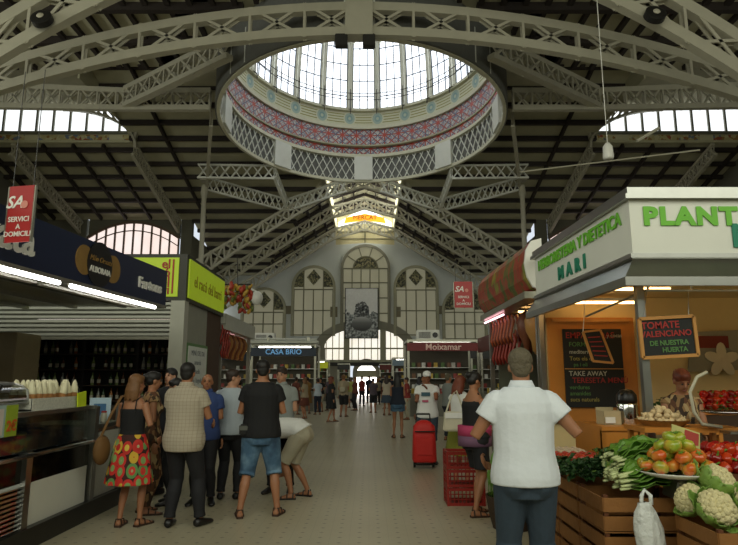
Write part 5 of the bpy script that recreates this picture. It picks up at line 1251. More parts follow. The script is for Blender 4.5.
# ---------- hanging things
m_rsign = mat('red_hanging_sign', '9a1f1c', .45, emit=.08)
def hang_sign(c, wv, h, lab, ztop):
    r = thing('hanging_sign', lab, 'sign', c); wv = V(wv); nn = V((wv.y, -wv.x, 0)).normalized(); hw_ = wv / 2
    MB().prism([V(c) - hw_ - V((0, 0, h / 2)), V(c) + hw_ - V((0, 0, h / 2)), V(c) + hw_ + V((0, 0, h / 2)), V(c) - hw_ + V((0, 0, h / 2))], nn, .015).build('panel', m_rsign, r)
    for s_ in (-1, 1): MB().bar(V(c) + hw_ * s_ - V((0, 0, h / 2)), V(c) + hw_ * s_ + V((0, 0, h / 2)), .02, .03, nn).build('edge', m_trim, r)
    for s_ in (-.8, .8): MB().tube([V(c) + hw_ * s_ + V((0, 0, h / 2)), V(c) + hw_ * s_ + V((0, 0, ztop))], .005, 4).build('wire', m_dark, r)
    f = V(c) + nn * .02
    text('SA', 'lettering', m_white, r, h * .3, f - hw_ * .45 + V((0, 0, h * .2)), wv, (0, 0, 1), ext=.002, shear=.3, bold=.003)
    MB().lathe([(.004, 0), (h * .07, 0), (h * .07, .004)], f + hw_ * .35 + V((0, 0, h * .16)), 14, Matrix([wv.normalized(), V((0, 0, 1)), nn]).transposed().to_3x3()).build('dot', mat('salmon_print', 'c98070', .5), r)
    for s_, dz in (('SERVICI', -.1), ('A', -.23), ('DOMICILI', -.36)): text(s_, 'lettering', m_white, r, h * .125, f + V((0, 0, h * dz)), wv, (0, 0, 1), ext=.002, bold=.001)
hang_sign(V((-3.60, 6.0, 3.27)), (.30, -.06, 0), .6, 'red hanging home delivery sign before the navy bar fascia', 1.6)
hang_sign(V((2.22, 14.0, 3.54)), (.44, 0, 0), .62, 'small red hanging home delivery sign above the right aisle stalls', .8)
p_ = at(608, 152, 15); lp = thing('hanging_lamp', 'white cylindrical lamp hanging from a wire on the upper right', 'lamp', p_)
MB().lathe([(.12, -.2), (.14, -.15), (.12, .15), (.05, .25)], p_, 14).build('shade', m_white, lp, smooth=True); MB().tube([p_ + V((0, 0, .25)), p_ + V((0, 0, 1.2)), V((p_.x, p_.y, Z(ZN)))], .012, 5).build('wire', m_white, lp)
# tie rods across the right bay
td = thing('tie_rod', 'thin pale tie rod crossing below the right clerestory', 'rod', at(600, 165, 22)); MB().tube([at(520, 172, 24), at(700, 150, 20)], .03, 6).build('rod', m_iron, td)
td = thing('tie_rod', 'short slanting bar beside the right hanging lamp', 'rod', at(650, 135, 20)); MB().tube([at(637, 141, 20), at(659, 128, 20)], .06, 6).build('rod', m_iron, td)
cm = thing('dome_camera', 'white dome camera on the left edge of the far gable windows', 'camera', at(257, 298, 30)); p_ = at(257, 298, 30)
MB().ell(p_, (.3, .3, .35), 14, 10).build('housing', m_white, cm, smooth=True); MB().tube([p_ + V((0, 0, .3)), p_ + V((-.6, 0, .6))], .05, 6).build('arm', m_white, cm)
# ============================================================ PEOPLE
m_skin = mat('tanned_skin', '9c6a4a', .55, var=.08, vs=8, sss=.08); m_skin2 = mat('light_skin', 'ad7f62', .55, var=.08, vs=8, sss=.08); m_skin3 = mat('brown_skin', '845336', .55, var=.08, vs=8, sss=.08)
m_hbrown = mat('dark_brown_hair', '2a1c12', .6, var=.3, vs=40); m_hblack = mat('black_hair', '14100d', .55, var=.3, vs=40); m_hgrey = mat('grey_hair', '5e5542', .7, var=.45, vs=35, bump=.8, bs=50); m_hlight = mat('light_brown_hair', '6e4a26', .6, var=.35, vs=40); m_hred = mat('reddish_hair', '6a3018', .6, var=.3, vs=40)
m_lip = mat('lip', '8a4a40', .5); m_eye = mat('dark_eye', '18120e', .3)
def ik(a, b, l1, l2, pole):
    "elbow or knee between a and b, bent towards pole; returns joint and reachable end"
    d = b - a; L_ = d.length; mx = (l1 + l2) * .999
    if L_ > mx: b = a + d * (mx / L_); d = b - a; L_ = mx
    u = d.normalized(); x = (l1 * l1 - l2 * l2 + L_ * L_) / (2 * L_); h = sqrt(max(0, l1 * l1 - x * x))
    p = V(pole); p = p - u * p.dot(u)
    if p.length < 1e-4: p = u.orthogonal()
    return a + u * x + p.normalized() * h, b
def interp(tab, t):
    if t <= tab[0][0]: return tab[0][1:]
    for a, b in zip(tab, tab[1:]):
        if t <= b[0]:
            k = (t - a[0]) / (b[0] - a[0]); return tuple(x + (y - x) * k for x, y in zip(a[1:], b[1:]))
    return tab[-1][1:]
MALE = [(.80, .13, .10), (.86, .165, .115), (.93, .172, .122), (1.0, .160, .112), (1.08, .152, .108), (1.2, .165, .115), (1.32, .180, .122), (1.38, .180, .112), (1.415, .165, .10), (1.445, .13, .085), (1.475, .09, .07), (1.51, .062, .06)]
FEMALE = [(.80, .13, .105), (.86, .168, .12), (.93, .172, .12), (1.0, .152, .105), (1.08, .132, .095), (1.2, .142, .10), (1.32, .152, .108), (1.38, .152, .098), (1.415, .142, .085), (1.445, .11, .072), (1.475, .075, .06), (1.51, .052, .053)]
def person(label, x, y, rot, H=1.75, female=False, lean=0, bend=0, side=0, hands=(None, None), poles=(None, None), feet=(None, None), kpole=(0, 1, 0), head=(0, 0, 0), skin=None,
           hair=('short', None), top=None, bottom=None, shoes=None, vs=.011, fat=1.0, crouch=0.0, extras=(), z0=0, group=None, fingers=True, half=False):
    skin = skin or m_skin; s = H / 1.729; R_ = thing('person', label, 'person', (x, y, z0), group); R_.rotation_euler = (0, 0, rot)
    T0 = FEMALE if female else MALE
    hipz = .92 - crouch; HIP = V((0, 0, hipz))
    def spine(z):   # z: height on an upright body, returns centre and forward axis after lean (radians, spread over the lower back)
        h = z - .92; a = lean * min(1, max(0, (h + .05) / .12)) + bend * min(1, max(0, (h - .12) / .4))
        return h, a
    # integrate the spine
    zs = [.74 + .01 * i for i in range(100)]; pts = {}; c = None
    def walk():
        out = []; p = V((0, 0, hipz)); step = .01
        zc = .92; out.append((zc, p.copy(), lean * .35))
        while zc < 1.75:
            h, a = spine(zc); p = p + V((side * step, sin(a) * step, cos(a) * step)); zc += step; out.append((zc, p.copy(), a))
        low = []; p = V((0, 0, hipz)); zc = .92
        while zc > .74: p = p - V((0, 0, .01)); zc -= .01; low.append((zc, p.copy(), lean * .15))
        return list(reversed(low)) + out
    SP = walk()
    def sp(z):
        i = min(len(SP) - 1, max(0, int(round((z - SP[0][0]) / .01)))); return SP[i][1], SP[i][2]
    def ring(z, rx, ry, n=20, off=0):
        c, a = sp(z); f = V((0, cos(a), -sin(a)))
        return [c + V((1, 0, 0)) * ((rx + off) * cos(t)) + f * ((ry + off) * sin(t)) for t in [2 * pi * k / n for k in range(n)]]
    def torso(mb, z0_, z1_, off, flare=0, belly=0):
        rs = []; n_ = max(3, int((z1_ - z0_) / .05)); 
        for i in range(n_ + 1):
            z = z0_ + (z1_ - z0_) * i / n_; rx, ry = interp(T0, z); k = fat if z < 1.35 else 1 + (fat - 1) * .3
            fl = flare * max(0, (1.25 - z) / .4)
            rs.append(ring(z, rx * k + off + fl, ry * (k * (1 + belly * max(0, 1 - abs(z - 1.08) / .25))) + off + fl))
        mb.loft(rs)
    sw = .142 if female else .165
    csh, ash = sp(1.385); SH = [csh + V((sd * sw, 0, 0)) + V((0, -sin(0) * .0, 0)) for sd in (-1, 1)]
    HP = [V((sd * .088, 0, hipz - .02)) for sd in (-1, 1)]
    EL, WR = [], []
    for i, sd in enumerate((-1, 1)):
        d0 = V((sd * (sw + .07), .03, hipz - .06)) if hands[i] is None else V(hands[i])
        po = V((sd * .5, -1, -.2)) if poles[i] is None else V(poles[i])
        e, w_ = ik(SH[i], d0, .285, .25, po); EL.append(e); WR.append(w_)
    KN, AN = [], []
    for i, sd in enumerate((-1, 1)):
        f = V((sd * .11, -.02, .085)) if feet[i] is None else V((feet[i][0], feet[i][1], feet[i][2] if len(feet[i]) > 2 else .085))
        k, a = ik(HP[i], f, .43, .41, V(kpole)); KN.append(k); AN.append(a)
    am = (.88 if female else 1.0) * (1 + (fat - 1) * .4)
    def arm(mb, i, t0=0, t1=1, off=0, end=None):
        A, E, W_ = SH[i], EL[i], WR[i]; P = []; Rr = []
        for t, r in ((0, .054), (.15, .054), (.5, .047), (.95, .038), (1.0, .038), (1.2, .042), (1.5, .036), (1.9, .026), (2.0, .026)):
            P.append(A.lerp(E, t) if t <= 1 else E.lerp(W_, t - 1)); Rr.append((r * am + off))
        tt = [0, .15, .5, .95, 1, 1.2, 1.5, 1.9, 2.0]; pp, rr = [], []
        for t, p, r in zip(tt, P, Rr):
            if t <= t1 + 1e-6: pp.append(p); rr.append(r)
        if end: rr[-1] += end
        mb.tube(pp, rr, 12)
    def leg(mb, i, t1=2, off=0, end=0, t0=0):
        A, K, N_ = HP[i], KN[i], AN[i]; tab = ((0, .088), (.1, .09), (.45, .075), (.9, .055), (1.0, .053), (1.12, .05), (1.35, .056), (1.6, .045), (1.85, .035), (2.0, .036)); pp, rr = [], []
        for t, r in tab:
            if t0 - 1e-6 <= t <= t1 + 1e-6:
                q = A.lerp(K, t) if t <= 1 else K.lerp(N_, t - 1)
                if t > 1: q = q + V((0, -1, 0)) * (.014 * sin(pi * (t - 1)))
                pp.append(q); rr.append(r * am + off)
        if t1 not in [t for t, _ in tab]:
            q = A.lerp(K, t1) if t1 <= 1 else K.lerp(N_, t1 - 1); pp.append(q); rr.append(rr[-1])
        rr[-1] += end; mb.tube(pp, rr, 14)
    # head frame
    cn, an_ = sp(1.50); hy, hp, hr = head
    Rh = Matrix.Rotation(hy, 3, 'Z') @ Matrix.Rotation(-hp, 3, 'X') @ Matrix.Rotation(hr, 3, 'Y')
    an2 = an_ * .75; upn = V((side * .5, sin(an2), cos(an2))).normalized()
    HC = cn + upn * .114 + (Rh @ V((0, .022, 0)))
    body = MB(); torso(body, .80, 1.50, -.006)
    if female:
        for sd in (-1, 1):
            c_, a_ = sp(1.27); body.ell(c_ + V((sd * .07, .085 * cos(a_), -.085 * sin(a_))), (.055, .05, .055), 12, 8)
    for sd in (-1, 1): # buttocks
        body.ell(V((sd * .075, -.055, hipz - .04)), (.08, .075, .085), 12, 8)
    nk = .048 if female else .057
    body.tube([cn - upn * .06, cn, cn + upn * .06, HC + Rh @ V((0, -.01, -.03))], [nk * 1.2, nk, nk, nk], 12)
    body.ell(HC + Rh @ V((0, -.012, .03)), (.073, .09, .08), 16, 12, Rh); body.ell(HC + Rh @ V((0, .022, -.04)), (.056, .064, .068), 14, 10, Rh)
    body.ell(HC + Rh @ V((0, .045, -.088)), (.028, .03, .022), 10, 8, Rh)
    body.tube([HC + Rh @ V((0, .078, .02)), HC + Rh @ V((0, .1, -.018)), HC + Rh @ V((0, .088, -.026))], [.011, .015, .012], 8)
    for sd in (-1, 1): body.ell(HC + Rh @ V((sd * .073, -.008, -.008)), (.012, .02, .03), 8, 8, Rh)
    for i, sd in enumerate((-1, 1)):
        arm(body, i); 
        # hand
        d = (WR[i] - EL[i]).normalized(); inn = V((-sd, .25, 0)); inn = (inn - d * inn.dot(d)).normalized(); wd_ = d.cross(inn).normalized()
        if wd_.dot(V((0, 1, .3))) < 0: wd_ = -wd_
        W_ = WR[i]; P0 = W_ + d * .05
        body.ell(P0, (.038, .016, .052), 12, 8, Matrix([wd_, inn, d]).transposed())
        if fingers:
            for k, (o, l) in enumerate(((.028, .066), (.010, .076), (-.009, .07), (-.027, .055))):
                b0 = P0 + wd_ * o + d * .035; b1 = b0 + (d * .9 + inn * .25 + wd_ * o * 3).normalized() * l * .5; b2 = b1 + (d * .6 + inn * .7).normalized() * l * .3; b3 = b2 + (d * .3 + inn * .9).normalized() * l * .25
                body.tube([b0 - d * .02, b0, b1, b2, b3], [.009, .0095, .009, .0085, .007], 8)
            t0 = P0 + wd_ * .03 - d * .02; t1 = t0 + (wd_ * .7 + d * .6 + inn * .3).normalized() * .036; t2 = t1 + (d * .9 + inn * .35 + wd_ * .1).normalized() * .03
            body.tube([P0 - d * .02, t0, t1, t2], [.012, .0115, .010, .008], 8)
        else: body.ell(P0 + d * .05 + inn * .012, (.034, .014, .045), 10, 6, Matrix([wd_, inn, d]).transposed())
        if not half:
            leg(body, i)
            fo = V((sd * .25, 1, 0)).normalized(); az = AN[i].z; base = V((AN[i].x, AN[i].y, az - .085))
            up_ = V((0, 0, 1)); sf = fo.cross(up_)
            rr_ = []
            for t, w_, h_, hz in ((-.06, .02, .02, .035), (-.05, .032, .034, .036), (0, .036, .042, .044), (.06, .038, .032, .034), (.12, .042, .022, .024), (.165, .04, .016, .018), (.195, .022, .01, .013)):
                rr_.append([base + fo * t + up_ * hz + sf * (w_ * cos(a)) + up_ * (h_ * sin(a)) for a in [2 * pi * q / 12 for q in range(12)]])
            body.loft(rr_)
    for mb in (body,): mb.v = [p * s for p in mb.v]
    vbuild(body, 'body', skin, R_, vs * s, 2)
    def cloth(mb, nm, m_, it=3, v_=None): mb.v = [p * s for p in mb.v]; return vbuild(mb, nm, m_, R_, (v_ or vs) * s, it)
    # hair
    hk, hm = hair
    if hk:
        hb = MB()
        if hk in ('short', 'bob', 'long', 'bun'):
            hb.ell(HC + Rh @ V((0, -.02, .046)), (.083, .096, .084), 16, 12, Rh); hb.ell(HC + Rh @ V((0, -.045, .0)), (.074, .062, .068), 14, 10, Rh)
            hb.ell(HC + Rh @ V((0, .035, .082)), (.058, .045, .035), 12, 8, Rh)
            if hk == 'short': hb.ell(HC + Rh @ V((0, -.055, -.035)), (.056, .045, .045), 12, 8, Rh)
        if hk == 'balding': hb.ell(HC + Rh @ V((0, -.05, -.0)), (.079, .055, .05), 14, 10, Rh)
        if hk == 'bob':
            for sd in (-1, 0, 1): hb.ell(HC + Rh @ V((sd * .05, -.045, -.05)), (.05, .055, .095), 12, 10, Rh)
            for k in range(14): a = pi + pi * k / 13; hb.tube([HC + Rh @ V((.07 * cos(a), .05 * sin(a) - .03, .02)), HC + Rh @ V((.088 * cos(a), .07 * sin(a) - .03, -.08)), HC + Rh @ V((.095 * cos(a), .075 * sin(a) - .03, -.165 - .02 * (k % 3)))], [.028, .028, .012], 7)
        if hk == 'long':
            for k in range(9): a = pi * 1.1 + pi * .8 * k / 8; hb.tube([HC + Rh @ V((.065 * cos(a), .05 * sin(a) - .03, .02)), HC + Rh @ V((.08 * cos(a), .06 * sin(a) - .045, -.12)), HC + Rh @ V((.085 * cos(a), .05 * sin(a) - .06, -.27)), HC + Rh @ V((.06 * cos(a), .03 * sin(a) - .06, -.36))], [.03, .036, .036, .014], 7)
        if hk == 'bun': hb.ell(HC + Rh @ V((0, -.115, .04)), (.045, .04, .042), 12, 8, Rh)
        if hk == 'cap':
            hb.ell(HC + Rh @ V((0, -.05, .0)), (.076, .055, .06), 14, 10, Rh)
        cloth(hb, 'hair', hm, 1)
        if hk == 'cap':
            cb_ = MB(); cb_.ell(HC + Rh @ V((0, -.012, .05)), (.084, .1, .075), 16, 12, Rh); cb_.ell(HC + Rh @ V((0, .11, .04)), (.06, .06, .012), 14, 8, Rh); cloth(cb_, 'cap', m_whitecloth, 1)
    fdir = Rh @ V((0, 1, 0))
    eye = MB(); brow = MB()
    for sd in (-1, 1):
        eye.ell(HC + Rh @ V((sd * .03, .078, .012)), (.011, .008, .006), 8, 6, Rh); brow.bar(HC + Rh @ V((sd * .018, .082, .031)), HC + Rh @ V((sd * .045, .072, .032)), .006, .007)
    lip = MB().ell(HC + Rh @ V((0, .083, -.058)), (.022, .008, .007), 10, 6, Rh)
    for mb, nm, m_ in ((eye, 'eye', m_eye), (brow, 'eyebrow', hm or m_hbrown), (lip, 'mouth', m_lip)):
        mb.v = [p * s for p in mb.v]; o = mb.build(nm, m_); o.parent = R_
    # clothes: top = (kind, material, hem z, sleeve t, offset)
    if top:
        k, m_, hem, slv, off = top; mb = MB(); torso(mb, hem, (1.48 if k != 'tank' else 1.36) if k != 'strap' else 1.33, off if k in ('strap', 'tank') else off * .8, flare=.028 if k != 'strap' else 0)
        if k in ('tee', 'polo', 'shirt'):
            for i in (0, 1):
                mb.ell(SH[i], (.052 * am + off * .5,) * 3, 12, 8); arm(mb, i, 0, slv, off * .55 + .004, .008)
        if k in ('tank',):
            for i, sd in enumerate((-1, 1)): mb.tube([sp(1.33)[0] + V((sd * .09, .07, 0)), sp(1.44)[0] + V((sd * .085, 0, .01)), sp(1.33)[0] + V((sd * .09, -.07, 0))], .028, 8)
        if female:
            for sd in (-1, 1):
                c_, a_ = sp(1.27); mb.ell(c_ + V((sd * .07, .085 * cos(a_), -.085 * sin(a_))), (.06 + off * .5,) * 3, 12, 8)
        nm = {'tee': 't_shirt', 'polo': 'polo_shirt', 'shirt': 'shirt', 'tank': 'tank_top', 'strap': 'bodice'}[k]
        g_ = cloth(mb, nm, m_)
        if k == 'strap':
            mb = MB()
            for sd in (-1, 1): mb.tube([sp(1.30)[0] + V((sd * .09, -.11, 0)), sp(1.43)[0] + V((sd * .085, -.085, 0)), sp(1.465)[0] + V((sd * .085, 0, .0)), sp(1.33)[0] + V((sd * .08, .1, 0))], .008, 6)
            mb.v = [p * s for p in mb.v]; mb.build('strap', m_).parent = R_
        if k in ('polo', 'shirt'):
            mb = MB(); c0, a0 = sp(1.46); c1, a1 = sp(1.515); mb.loft([[c0 + V((.1 * cos(t), .085 * sin(t), 0)) for t in [2 * pi * q / 20 for q in range(20)]], [c1 + V((.07 * cos(t), .068 * sin(t), .004)) for t in [2 * pi * q / 20 for q in range(20)]]])
            mb.v = [p * s for p in mb.v]; mb.build('collar', m_, smooth=True).parent = R_
    if bottom:
        k, m_, t1, off = bottom; mb = MB()
        if k in ('trousers', 'shorts'):
            torso(mb, .775, 1.03, off * .9)
            for sd in (-1, 1): mb.ell(V((sd * .075, -.055, hipz - .04)), (.08 + off * .7, .075 + off * .7, .085 + off * .8), 12, 8)
            for i in (0, 1): leg(mb, i, t1, off, .008)
        elif k == 'skirt':  # t1 = (top z, hem z, flare, extra)
            zt_, zh, fl = t1; rs = []
            for q in range(9):
                t = q / 8; z = zt_ + (zh - zt_) * t; rx, ry = interp(T0, max(z, .86)); c = sp(z)[0] if z > .75 else V((0, 0, z - (.92 - hipz)))
                e = off + fl * t; rs.append([c + V(((rx + e) * (1 + .05 * t * cos(9 * a)) * cos(a), (ry + e) * (1 + .05 * t * cos(9 * a)) * sin(a), 0)) for a in [2 * pi * w_ / 40 for w_ in range(40)]])
            mb.loft(list(reversed(rs)))
        cloth(mb, {'trousers': 'trousers', 'shorts': 'shorts', 'skirt': 'skirt'}[k], m_)
    if shoes and not half:
        kd, m_ = shoes
        for i, sd in enumerate((-1, 1)):
            fo = V((sd * .25, 1, 0)).normalized(); base = V((AN[i].x, AN[i].y, AN[i].z - .085)); up_ = V((0, 0, 1)); sf = fo.cross(up_); mb = MB()
            if kd == 'sandal':
                ol = [(-.07, .02), (-.06, .036), (0, .038), (.08, .042), (.15, .046), (.2, .032), (.215, .012)]
                pts_ = [base + fo * t + sf * w_ + up_ * .0 for t, w_ in ol] + [base + fo * t - sf * w_ for t, w_ in reversed(ol)]
                mb.prism(pts_, (0, 0, 1), .022)
                for t, w_, h_ in ((.13, .046, .038), (.05, .044, .075), (-.03, .04, .085)): mb.tube([base + fo * t + sf * w_ + up_ * .015, base + fo * t + sf * w_ * .7 + up_ * h_, base + fo * t - sf * w_ * .7 + up_ * h_, base + fo * t - sf * w_ + up_ * .015], .009, 6, flat=1)
                mb.v = [p * s for p in mb.v]; mb.build('sandal', m_).parent = R_
            else:
                rr_ = []
                for t, w_, h_, hz in ((-.075, .02, .02, .035), (-.06, .04, .04, .045), (0, .045, .052, .052), (.06, .046, .04, .04), (.13, .05, .03, .03), (.185, .046, .024, .024), (.215, .024, .016, .018)):
                    rr_.append([base + fo * t + up_ * max(.0, hz + h_ * sin(a)) + sf * (w_ * cos(a)) for a in [2 * pi * q / 14 for q in range(14)]])
                mb.loft(rr_); mb.v = [p * s for p in mb.v]; mb.build('shoe', m_, smooth=True).parent = R_
    R_['_s'] = s
    return R_, dict(s=s, HC=HC * s, WR=[w_ * s for w_ in WR], EL=[e * s for e in EL], SH=[q * s for q in SH], hip=HIP * s)
def wp_(info, R_, p): # local (metres) to world
    return R_.location + Matrix.Rotation(R_.rotation_euler.z, 3, 'Z') @ V(p)
m_whitecloth = mat('white_cotton', 'dcdcd8', .8, var=.05, vs=5, bump=.5, bs=9)
m_polo = mat('white_polo_cotton', 'dce1e6', .8, var=.05, vs=4, bump=.8, bs=7)
m_black_c = mat('black_cotton', '121214', .85, bump=.4, bs=9); m_darktr = mat('black_trouser_cloth', '16161a', .8, bump=.3, bs=9)
m_grey_c = mat('light_grey_cotton', 'a2abb2', .85, bump=.4, bs=9); m_grey2 = mat('grey_shirt_cotton', '7f8480', .85, bump=.4, bs=9)
def fn_plaid(t):
    co = t.coord('Object'); x, y, z = t.sep(co)
    a = t.m('GREATER_THAN', t.m('ABSOLUTE', t.m('SUBTRACT', t.m('FRACT', t.m('MULTIPLY', x, 26)), .5)), .42); b = t.m('GREATER_THAN', t.m('ABSOLUTE', t.m('SUBTRACT', t.m('FRACT', t.m('MULTIPLY', z, 26)), .5)), .42)
    return t.mix(t.m('MULTIPLY', t.m('ADD', a, b), .3), 'aa9f8b', '786854')
m_plaid = mat('beige_checked_cotton', 'fff', .85, fn=fn_plaid, bump=.4, bs=9)
def fn_denim(t):
    n = t.noise(t.coord(), 5, 3); return t.ramp(n, [(.3, '2c4258'), (.5, '44637e'), (.7, '6f8da4')])
m_denim = mat('faded_denim', 'fff', .85, fn=fn_denim, var=.1, vs=30); m_navyj = mat('slate_blue_denim', '33414e', .85, var=.15, vs=30, bump=.4, bs=10)
m_khaki = mat('pale_khaki_cotton', 'a39c86', .85, bump=.4, bs=9); m_bluepolo = mat('blue_cotton', '2c3f70', .85)
def fn_floral(t):
    co = t.coord('Object', (1, 1, .75)); n = t.node('ShaderNodeTexVoronoi'); t.l.new(co, n.inputs['Vector']); n.inputs['Scale'].default_value = 9.5; n.inputs['Randomness'].default_value = .55
    d = n.outputs['Distance']; c = t.sep(n.outputs['Color'])[0]
    hue = t.ramp(c, [(0, 'c42a20'), (.3, '5c8a4a'), (.5, 'c8a02c'), (.7, 'b8281c'), (.88, '7aa06a')], 'CONSTANT'); hue2 = t.ramp(c, [(0, '7c9c5a'), (.3, 'c8382a'), (.55, 'b02018'), (.8, 'd0b040')], 'CONSTANT')
    a = t.mix(t.m('LESS_THAN', d, .58), '38140e', hue); a = t.mix(t.m('LESS_THAN', d, .34), a, hue2); return t.mix(t.m('LESS_THAN', d, .13), a, 'a8a070')
m_floral = mat('red_floral_print', 'fff', .8, fn=fn_floral, var=0)
def fn_pat(t):
    v = t.voro(t.coord('Object', (1, 1, .5)), 28, out=1); return t.ramp(t.sep(v)[0], [(0, '3a2a1c'), (.35, '8a6a44'), (.6, '5c3a24'), (.8, 'a48c62')], 'CONSTANT')
m_patt = mat('brown_patterned_cloth', 'fff', .85, fn=fn_pat, var=0)
m_sand = mat('brown_leather', '3a2416', .6); m_blks = mat('black_leather', '141212', .4)
R180 = pi
# --- the group at the left bar
woman_dress, i_ = person('woman in black strappy top and red floral skirt seen from behind at the bar', -2.66, 6.95, radians(-12), 1.64, True, hands=((-.16, .26, 1.02), (.24, .16, .98)), poles=((-.5, -1, -.4), (.6, -1, -.5)), feet=((-.09, 0), (.13, .06)), head=(-.5, .1, 0), skin=m_skin,
    hair=('bob', m_hlight), top=('strap', m_black_c, .98, 0, .012), bottom=('skirt', m_floral, (1.04, .48, .10), .016), shoes=('sandal', m_sand), vs=.0095)
person('woman in brown patterned blouse and trousers behind the floral skirt woman', -2.70, 7.6, radians(-60), 1.68, True, hands=((-.1, .3, 1.15), None), head=(.1, .15, 0), hair=('bun', m_hblack), top=('tee', m_patt, .86, .45, .02), bottom=('trousers', m_patt, 1.95, .03), shoes=('sandal', m_sand), vs=.011)
person('man in beige checked shirt and black trousers seen from behind', -2.06, 6.9, radians(-8), 1.77, hands=((-.16, .30, 1.02), (.2, .30, 1.06)), poles=((-.4, -1, -.5), (.5, -1, -.4)), feet=((-.13, .02), (.18, .1)), head=(.1, .05, 0), hair=('short', m_hblack), top=('shirt', m_plaid, .79, .82, .034), bottom=('trousers', m_darktr, 1.97, .022), shoes=('shoe', m_blks), vs=.0095, fat=1.1)
person('tall dark-haired man facing the camera behind the checked shirt man', -2.84, 8.75, radians(160), 1.74, head=(0, -.05, 0), skin=m_skin2, hair=('short', m_hblack), top=('tee', m_darktr, .86, .5, .02), bottom=('trousers', m_darktr, 1.97, .02), shoes=('shoe', m_blks))
person('young person with black hair looking down beside the checked shirt man', -2.56, 8.15, radians(100), 1.6, True, hands=(None, (.12, .3, 1.15)), head=(0, .35, 0), skin=m_skin2, hair=('short', m_hblack), top=('tee', m_black_c, .86, .5, .02), bottom=('trousers', m_darktr, 1.97, .02), shoes=('shoe', m_blks))
person('bald man in blue shirt facing the camera between the two shirted men', -2.16, 8.15, radians(185), 1.66, hands=(None, (.1, .3, 1.12)), head=(.15, 0, 0), skin=m_skin, hair=('balding', m_hgrey), top=('polo', m_bluepolo, .84, .5, .025), bottom=('trousers', m_darktr, 1.97, .02), shoes=('shoe', m_blks))
person('man in pale grey T-shirt and black trousers, face turned in profile to the right', -1.90, 8.45, radians(-6), 1.72, hands=((-.12, .26, 1.15), None), feet=((-.1, 0), (.12, .04)), head=(-1.15, .0, 0), skin=m_skin2, hair=('short', m_hbrown), top=('tee', m_grey_c, .85, .5, .03), bottom=('trousers', m_darktr, 1.97, .02), shoes=('shoe', m_blks))
bl, ib = person('man in black T-shirt and faded denim knee shorts seen from behind', -1.30, 7.45, radians(2), 1.82, hands=((-.2, .27, 1.13), (.2, .27, 1.13)), poles=((-.35, -1, -.5), (.35, -1, -.5)), feet=((-.2, -.06), (.2, .04)), head=(.15, .1, 0), hair=('short', m_hblack), top=('tee', m_black_c, .86, .78, .032), bottom=('shorts', m_denim, 1.12, .035), shoes=('sandal', m_sand), vs=.0095, fat=1.08)
person('man in grey shirt facing the camera behind the black T-shirt man', -1.28, 8.95, radians(172), 1.76, hands=(None, (.2, .22, 1.05)), feet=((-.16, .0), (.12, .0)), head=(-.1, .05, 0), skin=m_skin2, hair=('short', m_hbrown), top=('shirt', m_grey2, .84, .6, .03), bottom=('trousers', m_darktr, 1.97, .02), shoes=('shoe', m_blks))
person('man in white T-shirt and khaki shorts bending down to his sandal', -.93, 8.55, radians(80), 1.72, lean=1.42, bend=.5, hands=((-.02, .22, .24), (.04, .30, .30)), poles=((-1, -.2, 0), (1, -.2, 0)), feet=((-.12, .1), (.14, -.06)), crouch=.05, head=(0, .7, 0), skin=m_skin, hair=('short', m_hbrown), top=('tee', m_whitecloth, .93, .6, .03), bottom=('shorts', m_khaki, .98, .035), shoes=('sandal', m_blks), vs=.0095)
# --- right side
person('man with grey hair in white polo shirt and slate blue shorts seen from behind', 1.06, 4.25, radians(-3), 1.80, hands=((-.25, .2, 1.0), (.225, .02, .97)), poles=((-1, -.9, -.2), (1.2, -.6, 0)), feet=((-.12, 0), (.13, 0)), head=(-.1, .05, 0), skin=m_skin, hair=('short', m_hgrey), top=('polo', m_polo, .855, .78, .04), bottom=('shorts', m_navyj, 1.1, .03), shoes=('shoe', m_blks), vs=.0085, fat=1.0)
person('woman in black tank top and pink sash in profile at the right stall', 1.28, 7.5, radians(-62), 1.68, True, hands=((-.1, .24, 1.04), (.14, .24, 1.02)), feet=((-.08, .06), (.08, -.08)), head=(0, .45, 0), skin=m_skin, hair=('bun', m_hblack), top=('tank', m_black_c, .93, 0, .018), bottom=('shorts', m_darktr, .8, .03), shoes=('sandal', m_sand), vs=.0095, fat=1.1)
person('woman in white top and olive skirt carrying a white shoulder bag', 1.38, 9.3, radians(-40), 1.64, True, hands=(None, (.1, .25, 1.05)), head=(-.2, .3, 0), hair=('bob', m_hred), top=('tee', m_whitecloth, .9, .4, .02), bottom=('skirt', mat('olive_cotton', '7a7c28', .8), (1.0, .5, .08), .02), shoes=('sandal', m_sand))
cm_, _ = person('man in white cap and printed white T-shirt touching his chin', 1.13, 11.9, radians(172), 1.74, hands=((-.02, .16, 1.38), (.22, .28, .92)), poles=((-1, -.1, -.8), None), head=(.2, .1, 0), skin=m_skin3, hair=('cap', m_hblack), top=('tee', m_whitecloth, .84, .6, .03), bottom=('shorts', m_navyj, 1.1, .03), shoes=('shoe', m_blks), vs=.012)
person('stallholder with tied hair in a patterned sleeveless top looking down', 3.12, 6.15, radians(170), 1.70, True, bend=.25, hands=((-.1, .34, 1.05), (.14, .34, 1.05)), head=(.1, .5, 0), skin=m_skin, hair=('bun', m_hred), top=('tee', m_patt, .86, .1, .02), bottom=('trousers', m_darktr, 1.95, .02), shoes=('shoe', m_blks), fat=1.1)
person('butcher in red and white behind the right ham counter', 3.35, 11.5, radians(120), 1.72, hands=((-.1, .3, 1.1), (.14, .3, 1.1)), head=(0, .3, 0), hair=('cap', m_hblack), top=('tee', mat('red_apron_cloth', '8e2420', .8), .84, .6, .03), bottom=('trousers', m_darktr, 1.95, .02), shoes=('shoe', m_blks), vs=.014)
